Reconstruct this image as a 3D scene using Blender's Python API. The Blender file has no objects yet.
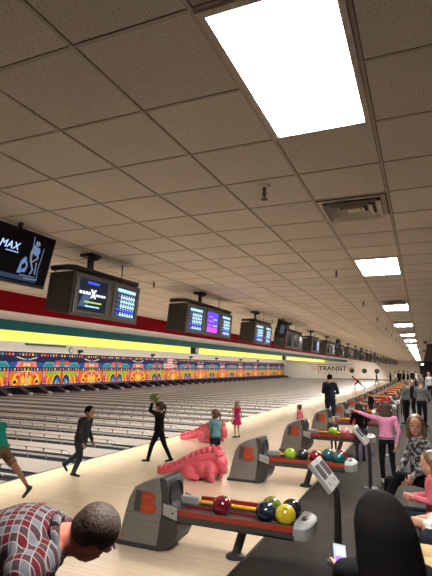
import bpy, bmesh, math, random
from mathutils import Vector as V, Matrix as MX, kdtree
random.seed(7)
sc = bpy.context.scene
COL = sc.collection
PI = math.pi

# ------------------------------------------------------------------ materials
MATS = {}
def mat(name, col, rough=.5, metal=0, emit=None, es=0, var=0, vscale=8, coat=0, bump=0):
    if name in MATS: return MATS[name]
    m = bpy.data.materials.new(name); m.use_nodes = True
    nt = m.node_tree; b = nt.nodes['Principled BSDF']
    b.inputs['Base Color'].default_value = (*col, 1); b.inputs['Roughness'].default_value = rough
    b.inputs['Metallic'].default_value = metal
    b.inputs['Specular IOR Level'].default_value = .06 if rough >= .8 else (.08 if name.startswith(('score','red_val','teal_val','yellow_lit','mural')) else .4)
    if coat: b.inputs['Coat Weight'].default_value = coat; b.inputs['Coat Roughness'].default_value = .08
    if emit: b.inputs['Emission Color'].default_value = (*emit, 1); b.inputs['Emission Strength'].default_value = es
    if var or bump:
        tc = nt.nodes.new('ShaderNodeTexCoord'); n = nt.nodes.new('ShaderNodeTexNoise')
        n.inputs['Scale'].default_value = vscale; n.inputs['Detail'].default_value = 4
        nt.links.new(tc.outputs['Object'], n.inputs['Vector'])
        if var:
            r = nt.nodes.new('ShaderNodeMapRange'); r.inputs['From Min'].default_value = .3; r.inputs['From Max'].default_value = .7
            r.inputs['To Min'].default_value = 1-var; r.inputs['To Max'].default_value = 1+var
            nt.links.new(n.outputs['Fac'], r.inputs['Value'])
            mx = nt.nodes.new('ShaderNodeVectorMath'); mx.operation = 'SCALE'; mx.inputs[0].default_value = col
            nt.links.new(r.outputs['Result'], mx.inputs['Scale']); nt.links.new(mx.outputs['Vector'], b.inputs['Base Color'])
        if bump:
            bp = nt.nodes.new('ShaderNodeBump'); bp.inputs['Strength'].default_value = bump; bp.inputs['Distance'].default_value = .01
            nt.links.new(n.outputs['Fac'], bp.inputs['Height']); nt.links.new(bp.outputs['Normal'], b.inputs['Normal'])
    MATS[name] = m
    return m

class NB:                                   # tiny node helper
    def __init__(s, name, rough=.5):
        s.m = bpy.data.materials.new(name); s.m.use_nodes = True; s.nt = s.m.node_tree
        s.b = s.nt.nodes['Principled BSDF']; s.b.inputs['Roughness'].default_value = rough
        s.tc = s.nt.nodes.new('ShaderNodeTexCoord'); s.obj = s.tc.outputs['Object']
    def link(s, a, b): s.nt.links.new(a, b)
    def put(s, sock, v):
        if isinstance(v, (int, float)): sock.default_value = v
        elif isinstance(v, tuple): sock.default_value = v if len(v) == len(sock.default_value) else (*v, 1)
        else: s.link(v, sock)
    def math(s, op, a, b=0, c=0):
        n = s.nt.nodes.new('ShaderNodeMath'); n.operation = op
        for i, v in enumerate((a, b, c)): s.put(n.inputs[i], v)
        return n.outputs[0]
    def xyz(s, vec=None):
        n = s.nt.nodes.new('ShaderNodeSeparateXYZ'); s.link(vec or s.obj, n.inputs[0]); return n.outputs
    def noise(s, scale, detail=3, vec=None, rough=.5):
        n = s.nt.nodes.new('ShaderNodeTexNoise'); n.inputs['Scale'].default_value = scale; n.inputs['Detail'].default_value = detail
        n.inputs['Roughness'].default_value = rough
        s.link(vec or s.obj, n.inputs['Vector']); return n.outputs['Fac']
    def white(s, v):
        n = s.nt.nodes.new('ShaderNodeTexWhiteNoise'); n.noise_dimensions = '1D'; s.link(v, n.inputs['W']); return n.outputs['Value']
    def mix(s, f, a, b, mode='MIX'):
        n = s.nt.nodes.new('ShaderNodeMix'); n.data_type = 'RGBA'; n.blend_type = mode
        s.put(n.inputs[0], f); s.put(n.inputs[6], a); s.put(n.inputs[7], b); return n.outputs[2]
    def ramp(s, v, lo, hi, a, b):
        n = s.nt.nodes.new('ShaderNodeMapRange'); s.put(n.inputs[0], v)
        for i, x in enumerate((lo, hi, a, b)): n.inputs[i+1].default_value = x
        return n.outputs[0]
    def combine(s, x, y, z):
        n = s.nt.nodes.new('ShaderNodeCombineXYZ')
        for i, v in enumerate((x, y, z)): s.put(n.inputs[i], v)
        return n.outputs[0]
    def col(s, c): s.put(s.b.inputs['Base Color'], c)

def ceiling_mat():
    k = NB('acoustic_tile', .9); x, y, z = k.xyz()
    n = k.noise(120, 3, rough=.6); f = k.ramp(n, .36, .43, 1, 0)
    big = k.ramp(k.noise(1.3, 3), .3, .7, 0, 1)
    cell = k.math('ADD', k.math('FLOOR', k.math('DIVIDE', k.math('ADD', x, .803), .61)),
                  k.math('MULTIPLY', k.math('FLOOR', k.math('DIVIDE', k.math('SUBTRACT', y, 1.545), .61)), 37.3))
    t = k.ramp(k.white(cell), 0, 1, .93, 1.04)
    base = k.mix(big, (.88, .82, .735), (.815, .755, .67))
    base = k.mix(k.math('MULTIPLY', f, .7), base, (.17, .13, .095))
    def edge(v, o): return k.math('LESS_THAN', k.math('ABSOLUTE', k.math('SUBTRACT', k.math('FRACT', k.math('ADD', k.math('DIVIDE', k.math('ADD', v, o), .61), 50.5)), .5)), .0225)
    base = k.mix(k.math('MAXIMUM', edge(x, .803), edge(y, -1.545)), base, (.10, .08, .06))
    n2 = k.nt.nodes.new('ShaderNodeVectorMath'); n2.operation = 'SCALE'; k.link(base, n2.inputs[0]); k.put(n2.inputs['Scale'], t)
    k.col(n2.outputs[0]); return k.m
def wood_mat(name, c1, c2, rough, coat):
    k = NB(name, rough); x, y, z = k.xyz()
    row = k.math('FLOOR', k.math('DIVIDE', y, .028))
    seg = k.math('FLOOR', k.math('DIVIDE', k.math('ADD', x, k.math('MULTIPLY', k.white(row), 1.7)), 1.7))
    w = k.white(k.math('ADD', k.math('MULTIPLY', row, 13.1), k.math('MULTIPLY', seg, 7.7)))
    g = k.noise(6, 4, k.combine(k.math('MULTIPLY', x, .5), k.math('MULTIPLY', y, 12), z))
    c = k.mix(w, c1, c2); c = k.mix(k.ramp(g, .35, .7, 0, .25), c, tuple(v*.72 for v in c1))
    k.col(c)
    k.b.inputs['Coat Weight'].default_value = coat; k.b.inputs['Coat Roughness'].default_value = .1
    k.b.inputs['Specular IOR Level'].default_value = .3 if coat < .2 else .5
    return k.m
def carpet_mat():
    k = NB('settee_carpet', .8); x, y, z = k.xyz()
    c = k.mix(k.ramp(k.noise(5, 5), .35, .65, 0, 1), (.022, .0185, .0155), (.032, .027, .023))
    c = k.mix(k.ramp(k.noise(60, 2), .55, .7, 0, .3), c, (.065, .057, .048))
    ln = k.math('LESS_THAN', k.math('MODULO', k.math('ADD', y, .4), 1.83), .015)
    c = k.mix(k.math('MULTIPLY', ln, .5), c, (.03, .027, .024))
    k.b.inputs['Specular IOR Level'].default_value = .1
    k.col(c); return k.m
def plaid_mat(A, B, p=.056):
    k = NB('plaid_cotton', .85); k.b.inputs['Specular IOR Level'].default_value = .08
    def dot(v):
        n = k.nt.nodes.new('ShaderNodeVectorMath'); n.operation = 'DOT_PRODUCT'; k.link(k.obj, n.inputs[0]); n.inputs[1].default_value = v
        return k.math('DIVIDE', n.outputs['Value'], p)
    fa = k.math('FRACT', k.math('ADD', dot(A), 50)); fb = k.math('FRACT', k.math('ADD', dot(B), 50))
    M, G, X = (.065, .005, .009), (.085, .089, .102), (.037, .018, .022)
    sa = k.math('LESS_THAN', fa, .5); sb = k.math('LESS_THAN', fb, .5)
    both = k.math('MULTIPLY', sa, sb); s = k.math('ADD', sa, sb); none = k.math('LESS_THAN', s, .5)
    c = k.mix(both, X, M); c = k.mix(none, c, G)
    def line(f):
        d = k.math('ABSOLUTE', k.math('SUBTRACT', k.math('FRACT', k.math('MULTIPLY', f, 2)), .5))
        return k.math('GREATER_THAN', d, .44)
    l = k.math('MAXIMUM', line(fa), line(fb))
    k.col(k.mix(k.math('MULTIPLY', l, .8), c, (.19, .175, .175))); return k.m

# ------------------------------------------------------------------ mesh builder
class MB:
    def __init__(s): s.v = []; s.f = []; s.mi = []
    def add(s, vs, fs, m=0):
        o = len(s.v); s.v += [tuple(v) for v in vs]
        for f in fs: s.f.append([i+o for i in f]); s.mi.append(m)
        return s
    def box(s, x0, x1, y0, y1, z0, z1, m=0):
        return s.add([(x, y, z) for z in (z0, z1) for y in (y0, y1) for x in (x0, x1)],
                     [(0,2,3,1),(4,5,7,6),(0,1,5,4),(2,6,7,3),(0,4,6,2),(1,3,7,5)], m)
    def prism_y(s, prof, y0, y1, m=0):     # polygon in (x,z), clockwise or not, extruded along y
        n = len(prof)
        vs = [(x, y0, z) for x, z in prof]+[(x, y1, z) for x, z in prof]
        return s.add(vs, [list(range(n)), list(range(2*n-1, n-1, -1))]+[(i, n+i, n+(i+1) % n, (i+1) % n) for i in range(n)], m)
    def prism_x(s, prof, x0, x1, m=0):     # polygon in (y,z)
        n = len(prof)
        vs = [(x0, y, z) for y, z in prof]+[(x1, y, z) for y, z in prof]
        return s.add(vs, [list(range(n)), list(range(2*n-1, n-1, -1))]+[(i, n+i, n+(i+1) % n, (i+1) % n) for i in range(n)], m)
    def ell(s, c, r, seg=16, rings=10, m=0, rot=None):
        vs = []; c = V(c)
        for i in range(rings+1):
            a = PI*i/rings
            for j in range(seg):
                b = 2*PI*j/seg; p = V((r[0]*math.sin(a)*math.cos(b), r[1]*math.sin(a)*math.sin(b), r[2]*math.cos(a)))
                if rot: p = rot @ p
                vs.append(c+p)
        fs = [(i*seg+j, (i+1)*seg+j, (i+1)*seg+(j+1) % seg, i*seg+(j+1) % seg) for i in range(rings) for j in range(seg)]
        return s.add(vs, fs, m)
    def tube(s, pts, r, seg=10, m=0, flat=None):
        pts = [V(p) for p in pts]; rs = r if isinstance(r, (list, tuple)) else [r]*len(pts)
        n = len(pts); vs = []; up0 = None
        for i in range(n):
            t = (pts[min(i+1, n-1)]-pts[max(i-1, 0)]).normalized()
            if up0 is None: up0 = V((0,0,1)) if abs(t.z) < .9 else V((1,0,0))
            a = t.cross(up0).normalized(); b = a.cross(t).normalized(); up0 = b
            for j in range(seg):
                w = 2*PI*j/seg; vs.append(pts[i]+(a*math.cos(w)+b*math.sin(w)*(flat or 1))*rs[i])
        fs = [(i*seg+j, i*seg+(j+1) % seg, (i+1)*seg+(j+1) % seg, (i+1)*seg+j) for i in range(n-1) for j in range(seg)]
        fs += [list(range(seg-1, -1, -1)), list(range((n-1)*seg, n*seg))]
        return s.add(vs, fs, m)
    def caps(s, a, b, ra, rb, seg=12, m=0, rings=4, flat=1, side=None):   # tapered capsule
        a, b = V(a), V(b); t = (b-a)
        t = t.normalized() if t.length > 1e-6 else V((0,0,1))
        u = side.copy() if side is not None else (V((1,0,0)) if abs(t.x) < .8 else V((0,1,0)))
        u = (u-t*u.dot(t)).normalized(); w = t.cross(u)
        vs = []
        prof = [(a, -math.cos(PI/2*i/rings)*ra, math.sin(PI/2*i/rings)*ra) for i in range(rings+1)]
        L = (b-a).length; nm = max(1, int(L/.03))
        for i in range(1, nm): prof.append((a+t*L*i/nm, 0, ra+(rb-ra)*i/nm))
        prof += [(b, math.sin(PI/2*i/rings)*rb, math.cos(PI/2*i/rings)*rb) for i in range(rings+1)]
        for c, h, r in prof:
            for j in range(seg):
                q = 2*PI*j/seg; vs.append(c+t*h+(u*math.cos(q)+w*math.sin(q)*flat)*max(r, 1e-5))
        n = len(prof)
        fs = [(i*seg+j, i*seg+(j+1) % seg, (i+1)*seg+(j+1) % seg, (i+1)*seg+j) for i in range(n-1) for j in range(seg)]
        return s.add(vs, fs, m)
    def loft(s, rings, seg=20, m=0):       # rings: (centre, side vec, depth vec)
        vs = []
        for c, u, w in rings:
            for j in range(seg):
                q = 2*PI*j/seg; vs.append(V(c)+u*math.cos(q)+w*math.sin(q))
        n = len(rings)
        fs = [(i*seg+j, i*seg+(j+1) % seg, (i+1)*seg+(j+1) % seg, (i+1)*seg+j) for i in range(n-1) for j in range(seg)]
        fs += [list(range(seg-1, -1, -1)), list(range((n-1)*seg, n*seg))]
        return s.add(vs, fs, m)
    def mesh(s, name, mats):
        me = bpy.data.meshes.new(name); me.from_pydata(s.v, [], s.f)
        for m in (mats if isinstance(mats, (list, tuple)) else [mats]): me.materials.append(m)
        me.polygons.foreach_set('material_index', s.mi)
        bm = bmesh.new(); bm.from_mesh(me)
        bmesh.ops.recalc_face_normals(bm, faces=bm.faces); bm.to_mesh(me); bm.free()
        me.update(); return me
    def build(s, name, mats, parent=None, loc=(0,0,0), smooth=False, bevel=0):
        me = s.mesh(name, mats); o = bpy.data.objects.new(name, me); COL.objects.link(o); o.location = loc
        if parent: o.parent = parent
        if smooth:
            me.polygons.foreach_set('use_smooth', [True]*len(me.polygons))
            if smooth == 'auto':
                me.set_sharp_from_angle(angle=R(40))
        if bevel:
            b = o.modifiers.new('bevel', 'BEVEL'); b.width = bevel; b.segments = 2; b.limit_method = 'ANGLE'; b.angle_limit = R(35)
        return o
def R(a): return math.radians(a)
def tag(o, label, cat, group=None):
    o['label'] = label; o['category'] = cat
    if group: o['group'] = group
    return o
def thing(name, label, cat, loc=(0,0,0), rz=0, group=None):
    o = bpy.data.objects.new(name, None); COL.objects.link(o); o.location = loc; o.rotation_euler = (0,0,rz); o.empty_display_size = .1
    return tag(o, label, cat, group)
def struct(o): o['kind'] = 'structure'; return o
def copy_tree(o, parent=None):
    c = o.copy(); COL.objects.link(c)
    if parent: c.parent = parent
    for ch in list(o.children): copy_tree(ch, c)
    return c
ORD = ['nearest','second','third','fourth','fifth','sixth','seventh','eighth','ninth','tenth','eleventh','twelfth','thirteenth','fourteenth',
       'fifteenth','sixteenth','seventeenth','eighteenth','nineteenth','twentieth','twenty-first','twenty-second','twenty-third','twenty-fourth','twenty-fifth']

# palette -----------------------------------------------------------
white_paint = mat('white_wall_paint', (.72,.66,.57), .7, var=.04, vscale=2)
cream_ceil = mat('lane_ceiling_paint', (.86,.81,.73), .8)
red_paint = mat('red_valance_paint', (.26,.001,.007), .6)
teal_paint = mat('teal_valance_paint', (.0006,.042,.038), .6)
yellow_glow = mat('yellow_lit_valance_glow', (.80,.74,.12), .5, emit=(1,.86,.16), es=.45)  # yellow valance; emission put into its paint for the glow of hidden tubes
grid_m = mat('tee_bar_enamel', (.62,.55,.46), .5)
lens = mat('light_lens', (.9,.9,.9), .4, emit=(1,.955,.89), es=90)
frame_m = mat('fixture_frame', (.75,.68,.6), .5)
dark_m = mat('black_plastic', (.012,.012,.013), .45)
char = mat('charcoal_plastic', (.035,.034,.034), .5, var=.08, vscale=20)
silver = mat('silver_grey_shell', (.165,.157,.148), .42, var=.05, vscale=15)
lgrey = mat('light_grey_plastic', (.27,.27,.265), .4)
red_trim = mat('red_orange_trim', (.25,.028,.016), .35)
orange_b = mat('orange_emblem', (.33,.045,.02), .4)
emb_sh = mat('emblem_shadow_grey', (.055,.052,.048), .5)
yel_bar = mat('yellow_rail', (.70,.40,.03), .35)
red_bar = mat('deep_red_rail', (.22,.01,.015), .3)
housing = mat('monitor_housing', (.078,.069,.06), .5, var=.06, vscale=12)
housing_side = mat('monitor_side', (.05,.046,.042), .55)
bezel = mat('monitor_bezel', (.10,.087,.074), .45)
screen_off = mat('dark_screen', (.010,.010,.012), .15)
gutter_m = mat('gutter_plastic', (.020,.022,.028), .8)
cap_m = mat('divider_cap', (.22,.215,.21), .35)
brk_m = mat('bracket_black', (.02,.02,.02), .5)
pink_p = mat('pink_moulded_plastic', (.60,.095,.13), .45, var=.04, vscale=6)
metal = mat('brushed_metal', (.45,.45,.46), .3, 1)
purple = mat('dark_purple_board', (.035,.012,.04), .5)

# ------------------------------------------------------------------ setting
YN, YF = -3.0, 92.0
XC, XF, XL, XM = -1.86, -6.75, -25.0, -24.5
wood = wood_mat('maple_approach', (.65,.52,.38), (.73,.605,.455), .25, .6)
lane_w = wood_mat('lane_boards', (.205,.182,.160), (.24,.215,.19), .36, .03)
carpet = carpet_mat()
struct(MB().box(XF, XC, 2.75, YF, -.2, 0).build('floor', wood))
struct(MB().box(XC, 6, 2.75, YF, -.2, 0).build('floor', carpet))
pl = MB(); pl.prism_y([(-26,-.2),(6,-.2),(6,.4),(-26,.4)], YN, 2.75); pl.box(-.5, 6, 2.75, 6.7, -.01, .4)
struct(pl.build('floor', carpet))
struct(MB().box(XC-.02, XC+.02, 2.75, YF, 0, .006).build('trim_1', dark_m))
struct(MB().box(XF-.02, XF+.02, 2.75, YF, 0, .004).build('trim_2', brk_m))
ceil = ceiling_mat()
struct(MB().box(-7.72, 6, YN, YF, 3.5, 3.6).build('ceiling', ceil))
struct(MB().box(-26, -7.72, YN, YF, 3.5, 3.6).build('ceiling', cream_ceil))
g = MB()
for i in range(-11, 12):
    x = -.803+.61*i; g.box(x-.009, x+.009, YN, YF, 3.494, 3.503)
for j in range(-7, 149):
    y = 1.545+.61*j; g.box(-7.72, 6, y-.008, y+.008, 3.496, 3.503)
struct(g.build('trim_3', grid_m))
struct(MB().box(6, 6.1, YN, YF, 0, 3.6).build('wall_right', mat('right_wall_paint', (.16,.12,.10), .8)))
struct(MB().box(-26, 6.1, YN-.1, YN, 0, 3.6).build('wall_near', mat('near_wall_paint', (.25,.2,.16), .8)))
struct(MB().box(-26, 6.1, YF, YF+.1, -.2, 3.6).build('wall_far', white_paint))
struct(MB().box(-26.1, -26, YN, YF, -.2, 3.6).build('wall_left', white_paint))
struct(MB().box(XM-.25, XM-.10, YN, YF, 2.60, 3.5).build('wall_masking', white_paint))
struct(MB().box(-26, -25.8, 2.75, YF, -.2, 2.7).build('wall_pit', dark_m))
struct(MB().box(-7.80, -7.73, YN, YF, 3.10, 3.5).build('trim_4', red_paint))
struct(MB().box(-12.95, -12.9, YN, YF, 3.155, 3.5).build('trim_5', teal_paint))
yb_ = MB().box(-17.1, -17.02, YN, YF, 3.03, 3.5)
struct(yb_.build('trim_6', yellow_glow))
struct(MB().box(-16.6,-2.0, YF-.05, YF, 0, .12).build('baseboard_far', mat('dark_base', (.06,.045,.04), .6)))
# dark doorway, dropped soffit and lit sign by the far right corner
struct(MB().box(-.38, 2.6, YF-.12, YF-.01, 0, 3.3).build('door_1', mat('dark_doorway', (.018,.013,.012), .7)))
struct(MB().box(.3, 6, 30, YF-.15, 3.30, 3.5).build('trim_7', mat('dark_soffit', (.10,.08,.065), .8)))
sg = thing('exit_light', 'small glowing white light above the dark doorway at the far end', 'light', (.08, YF-.12, 2.72))
MB().box(-.28,.28,-.10,0,0,.36).build('housing', dark_m, sg)
MB().box(-.23,.23,-.125,-.10,.04,.32).build('lamp_face', mat('sign_glow', (.9,.85,.7), .5, emit=(1,.85,.6), es=3), sg)

# lanes: board bed, gutters, dividers between them
def arc(yc, r, n=8): return [(yc-r*math.cos(PI*i/n), -.002-r*.5*math.sin(PI*i/n)) for i in range(n+1)]
lane_me = MB().box(XL, XF-.02, -.492, .492, -.12, 0).mesh('lane', lane_w)
gm = MB()
prof = arc(0, .165)
for sgn in (-1, 1):
    yc = sgn*.205
    p = [(y+yc, z) for y, z in prof]; p = p+[(p[-1][0], -.12), (p[0][0], -.12)]
    gm.prism_x(p, XL, XF-.02)
gut_me = gm.mesh('gutter', gutter_m); gut_me.polygons.foreach_set('use_smooth', [False]*len(gut_me.polygons))
dm = MB(); dm.box(XL, XF-.25, -.044, .044, -.1, .012); dm.box(XF-.26, XF-.06, -.044, .044, -.1, .010)
div_me = dm.mesh('divider', cap_m)
rail_a = MB().tube([(XL,.27,.105),(XF-.75,.27,.105),(XF-.62,.27,.02)], .011, 6).mesh('bumper_rail', cap_m)
rail_b = MB().tube([(XL,-.10,.05),(XF-.5,-.10,.05),(XF-.42,-.10,0)], .011, 6).mesh('bumper_rail', cap_m)
bk = MB()
for i in range(12):
    x = XF-.9-.53*i; bk.box(x-.010, x+.010, .264, .276, .03, .10); bk.box(x-.045, x+.045, .264, .278, .088, .10)
brk_me = bk.mesh('rail_posts', brk_m)
bk2 = MB()
for i in range(12):
    x = XF-1.0-.53*i; bk2.box(x-.012, x+.012, -.108, -.092, -.04, .05)
brk2_me = bk2.mesh('rail_posts', cap_m)
darts = MB()
for i, off in enumerate((-.45,-.30,-.15,0,.15,.30,.45)):
    xx = XF-4.9+abs(off)*1.0*(1)
    darts.add([(xx+.14, off-.02, .003),(xx+.14, off+.02, .003),(xx, off, .003)], [(0,1,2)])
dart_me = darts.mesh('lane_arrow', brk_m)
for j in range(-1, 51):
    yg = 5.22+1.725*j
    if yg-.4 < 2.75: continue
    for nm, me, y in (('trim_8', gut_me, yg), ('trim_9', div_me, yg), ('floor', lane_me, yg+.8625)):
        if y+.5 > YF: continue
        o = bpy.data.objects.new(nm, me); COL.objects.link(o); o.location = (0, y, 0); struct(o)
        if nm == 'trim_8' and j < 14:
            for nn, mm in (('bumper_rail', rail_a), ('bumper_rail', rail_b), ('rail_posts', brk_me), ('rail_posts', brk2_me)):
                c = bpy.data.objects.new(nn, mm); COL.objects.link(c); c.parent = o
        if nm == 'floor':
            c = bpy.data.objects.new('arrow', dart_me); COL.objects.link(c); c.parent = o
struct(MB().box(-26, XL, 2.75, YF, -.25, -.15).build('floor', dark_m))
struct(MB().box(XL, XF-.02, 2.75, YF, -.25, -.121).build('floor', dark_m))

# ------------------------------------------------------------------ ceiling fixtures
def make_light():
    r = thing('ceiling_light', '', 'ceiling light', (0,0,3.5))
    f = MB()
    for a in ((.012,.045,.012,1.208),(.565,.598,.012,1.208),(.045,.565,.012,.05),(.045,.565,1.17,1.208)):
        f.box(*a, -.016, .004)
    f.build('frame', frame_m, r)
    MB().box(.045,.565,.05,1.17,-.008,.001).build('diffuser', lens, r)
    return r
L0 = make_light()
for k in range(18):
    o = L0 if k == 0 else copy_tree(L0)
    o.location = (-.803, 1.545+4.88*k, 3.5)
    o['label'] = ('big bright fluorescent ceiling light straight overhead, nearest the camera' if k == 0 else
                  f'bright rectangular ceiling light, {ORD[k]} from the camera in the ceiling row')
    o['group'] = 'fluorescent ceiling lights in one row'
for k in range(0):
    pass
def make_vent():
    r = thing('ceiling_vent', '', 'vent', (0,0,3.5))
    f = MB()
    def ring(a, b, z0, z1):
        n = [(a,a,z0),(.61-a,a,z0),(.61-a,.61-a,z0),(a,.61-a,z0),(b,b,z1),(.61-b,b,z1),(.61-b,.61-b,z1),(b,.61-b,z1)]
        return n, [(i,(i+1)%4,4+(i+1)%4,4+i) for i in range(4)]
    f.box(.01,.60,.01,.60,-.001,.004,1)
    for a, b, z0, z1 in ((.02,.06,-.012,-.016),(.06,.115,-.05,-.006),(.135,.185,-.05,-.006),(.205,.245,-.05,-.006)):
        f.add(*ring(a,b,z0,z1))
    f.box(.25,.36,.25,.36,-.03,-.02)
    f.build('diffuser_rings', [mat('vent_enamel', (.75,.69,.6), .5), dark_m], r)
    return r
v0 = make_vent()
for i, ty in enumerate((3.985, 1.545+.61*15, 1.545+.61*23, 1.545+.61*31)):
    o = v0 if i == 0 else copy_tree(v0); o.location = (-.803, ty, 3.5)
    o['label'] = ['square stepped ceiling vent between the two nearest ceiling lights','dark ceiling vent just before the third ceiling light',
                  'dark ceiling vent just before the fourth ceiling light','dark ceiling vent just before the fifth ceiling light'][i]
    o['group'] = 'square ceiling vents'
def make_spr():
    r = thing('fire_sprinkler', '', 'sprinkler', (0,0,3.5))
    MB().tube([(0,0,0),(0,0,-.012),(0,0,-.02)], [.05,.045,.02], 14).build('escutcheon', frame_m, r, smooth='auto')
    MB().tube([(0,0,-.01),(0,0,-.07)], .013, 8).tube([(0,0,-.066),(0,0,-.105)], [.02,.009], 8).tube([(0,0,-.115),(0,0,-.12)], .028, 10).build('head', mat('brass_dark', (.07,.05,.035), .5, .6), r)
    return r
s0 = make_spr()
sp = [(-1.1, 3.49+3.54*k) for k in range(12)]+[(-4.23,7.03),(-4.2,14.1)]
for i, (x, y) in enumerate(sp):
    o = s0 if i == 0 else copy_tree(s0); o.location = (x, y, 3.5)
    o['label'] = ('fire sprinkler hanging from the tile left of the square vent' if i == 0 else
                  f'small fire sprinkler, {ORD[i]} along the row left of the ceiling lights' if i < 12 else
                  f'tiny sprinkler on the ceiling over the {"first" if i == 12 else "third"} scoring monitor')
    o['group'] = 'ceiling sprinklers'
dc = None
for i, y in enumerate((27.1, 40.0)):
    r = thing('dome_camera', f'small dark dome camera on the ceiling right of the light row, {"nearer" if i==0 else "farther"} of two', 'camera', (.22 if i == 0 else .2, y, 3.5), 0, 'dome cameras')
    MB().tube([(0,0,0),(0,0,-.05)], .11, 16).build('mount_ring', char, r); MB().ell((0,0,-.05),(.085,.085,.08)).build('dome', dark_m, r, smooth=True)
# ------------------------------------------------------------------ ball returns
def prof_shift(p): return p
def make_return():
    r = thing('ball_return', '', 'ball return')
    hoodp = [(-3.36,0),(-3.335,.10),(-3.27,.36),(-3.22,.53),(-3.15,.65),(-3.02,.715),(-2.92,.75),(-2.82,.775),(-2.785,.60),(-2.78,.42),(-2.81,.2),(-2.84,0)]
    # the shell swells a little in its middle: three slices
    hb = MB()
    def slab(p, ys, m=0):
        n = len(p); vs = []
        for y, k in ys:
            cx = sum(a for a, b in p)/n; 
            vs += [(cx+(a-cx)*k, y, b*(1-(1-k)*.9) if b > .01 else b) for a, b in p]
        fs = [list(range(n)), list(range(len(vs)-1, len(vs)-n-1, -1))]
        for q in range(len(ys)-1): fs += [(q*n+i, (q+1)*n+i, (q+1)*n+(i+1)%n, q*n+(i+1)%n) for i in range(n)]
        hb.add(vs, fs, m)
    slab(hoodp, [(-.25,.985),(-.22,1.0),(.11,1.0),(.14,.985)])
    hood = hb.build('hood', silver, r, bevel=.012)
    MB().box(-3.37,-2.81,-.262,.152,0,.05).build('skirt', char, r, bevel=.01)
    lines = MB()
    for z in (.23,.30,.37): 
        xl = -3.335+ (z-.1)*.25; lines.box(xl+.005, -2.80, -.2515, -.249, z, z+.003)
    lines.build('panel_seam', emb_sh, hood)
    facep = [(-2.82,.778),(-2.735,.772),(-2.71,.70),(-2.70,.50),(-2.64,.40),(-2.58,.30),(-2.58,.20),(-2.63,.10),(-2.71,.03),(-2.84,0.0),(-2.81,.2),(-2.78,.42),(-2.785,.60)]
    face = MB().prism_y(facep, -.255, .145).build('face_plate', char, r, bevel=.012)
    op = MB()
    def circ(x, rad, n=24, yk=1.0): return [(x+.12*(.585-.585), -.055+rad*yk*math.cos(2*PI*i/n), .58+rad*math.sin(2*PI*i/n)) for i in range(n)]
    n = 24; a = circ(-2.70, .18); b = circ(-2.685, .15); c = circ(-2.705,.145)
    op.add(a+b+c, [(i,(i+1)%n,n+(i+1)%n,n+i) for i in range(n)]+[(n+i,n+(i+1)%n,2*n+(i+1)%n,2*n+i) for i in range(n)]+[list(range(2*n,3*n))])
    op.build('ball_opening', dark_m, face)
    # emblem: stylised B with a dark shadow block, on both sides of the hood
    for s in (-1, 1):
        e = MB(); yy = -.2525 if s < 0 else .1425
        sh = [(-3.15,.385),(-3.125,.615),(-2.93,.615),(-2.955,.385)]
        e.add([(x, yy, z) for x, z in sh], [(0,1,2,3)], 1)
        def lobe(x0, x1, z0, z1, rr):
            pts = [(x0,z0),(x0+.012,z1)]+[(x1-rr+rr*math.sin(t), (z0+z1)/2+(z1-z0)/2*math.cos(t)) for t in [PI*i/10 for i in range(11)]]
            return pts
        for p in (lobe(-3.045,-2.86,.503,.61,.055), lobe(-3.055,-2.845,.385,.499,.062)):
            q = [(x, yy+s*.002, z) for x, z in p]; q2 = [(x, yy+s*.012, z) for x, z in p]; m_ = len(p)
            e.add(q+q2, [list(range(m_, 2*m_))]+[(i,(i+1)%m_,m_+(i+1)%m_,m_+i) for i in range(m_)], 0)
        for z in (.445,.555):
            e.box(-3.01,-2.90, min(yy+s*.0121,yy+s*.0135), max(yy+s*.0121,yy+s*.0135), z-.008, z+.008, 2)
        e.build('emblem', [orange_b, emb_sh, mat('emblem_inner', (.40,.085,.03), .4)], hood)
    # rack
    rk = MB()
    rk.prism_x([(-.27,.36),(-.25,.33),(.25,.33),(.27,.36),(.27,.47),(.225,.47),(.20,.42),(-.20,.42),(-.225,.47),(-.27,.47)], -2.69, -1.258)
    rack = rk.build('rack', char, r, bevel=.006)
    for s in (-1,1): MB().box(-2.572,-1.266, min(s*.2695,s*.276), max(s*.2695,s*.276), .415,.474).build('red_trim', red_trim, rack)
    MB().box(-2.60,-1.30,.01,.03,.42,.445).build('centre_guide', red_bar, rack)
    MB().tube([(-2.46,.09,.485),(-1.74,.09,.485)], .02, 10).build('yellow_guide', yel_bar, rack, smooth='auto')
    MB().box(-2.46,-1.74,.13,.16,.46,.535).build('red_guide', red_bar, rack)
    MB().box(-2.71,-2.46,.06,.14,.44,.535).build('silver_guide', lgrey, rack, bevel=.02)
    for s in (-1,1): MB().prism_y([(-2.745,.40),(-2.57,.355),(-2.57,.475),(-2.745,.52)], *sorted((s*.27, s*.284))).build('corner_bracket', lgrey, rack, bevel=.004)
    for s in (-1,1): MB().tube([(-2.62,s*.284,.43),(-2.62,s*.289,.43)], .012, 10).build('bolt', dark_m, rack)
    # rounded end cap
    ec = MB(); out = []
    for i in range(13):
        a = -PI/2+PI*i/12; out.append((-1.21+.115*max(0,math.cos(a))**.7, .278*math.sin(a)))
    n = len(out); pts = [(-1.262,-.278)]+out+[(-1.262,.278)]
    lo = [(x*1+.03*(1 if x>-1.2 else 0)-.03, y*.92, .345) for x, y in pts]; mi = [(x, y, .42) for x, y in pts]; hi = [(x, y, .46) for x, y in pts]; tp = [(-1.255+(x+1.255)*.70 if x > -1.255 else x, y*.80, .50) for x, y in pts]
    m_ = len(pts); fs = [list(range(m_-1,-1,-1)), list(range(3*m_,4*m_))]
    for q in range(3): fs += [(q*m_+i, q*m_+(i+1)%m_, (q+1)*m_+(i+1)%m_, (q+1)*m_+i) for i in range(m_)]
    ec.add(lo+mi+hi+tp, fs)
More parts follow.
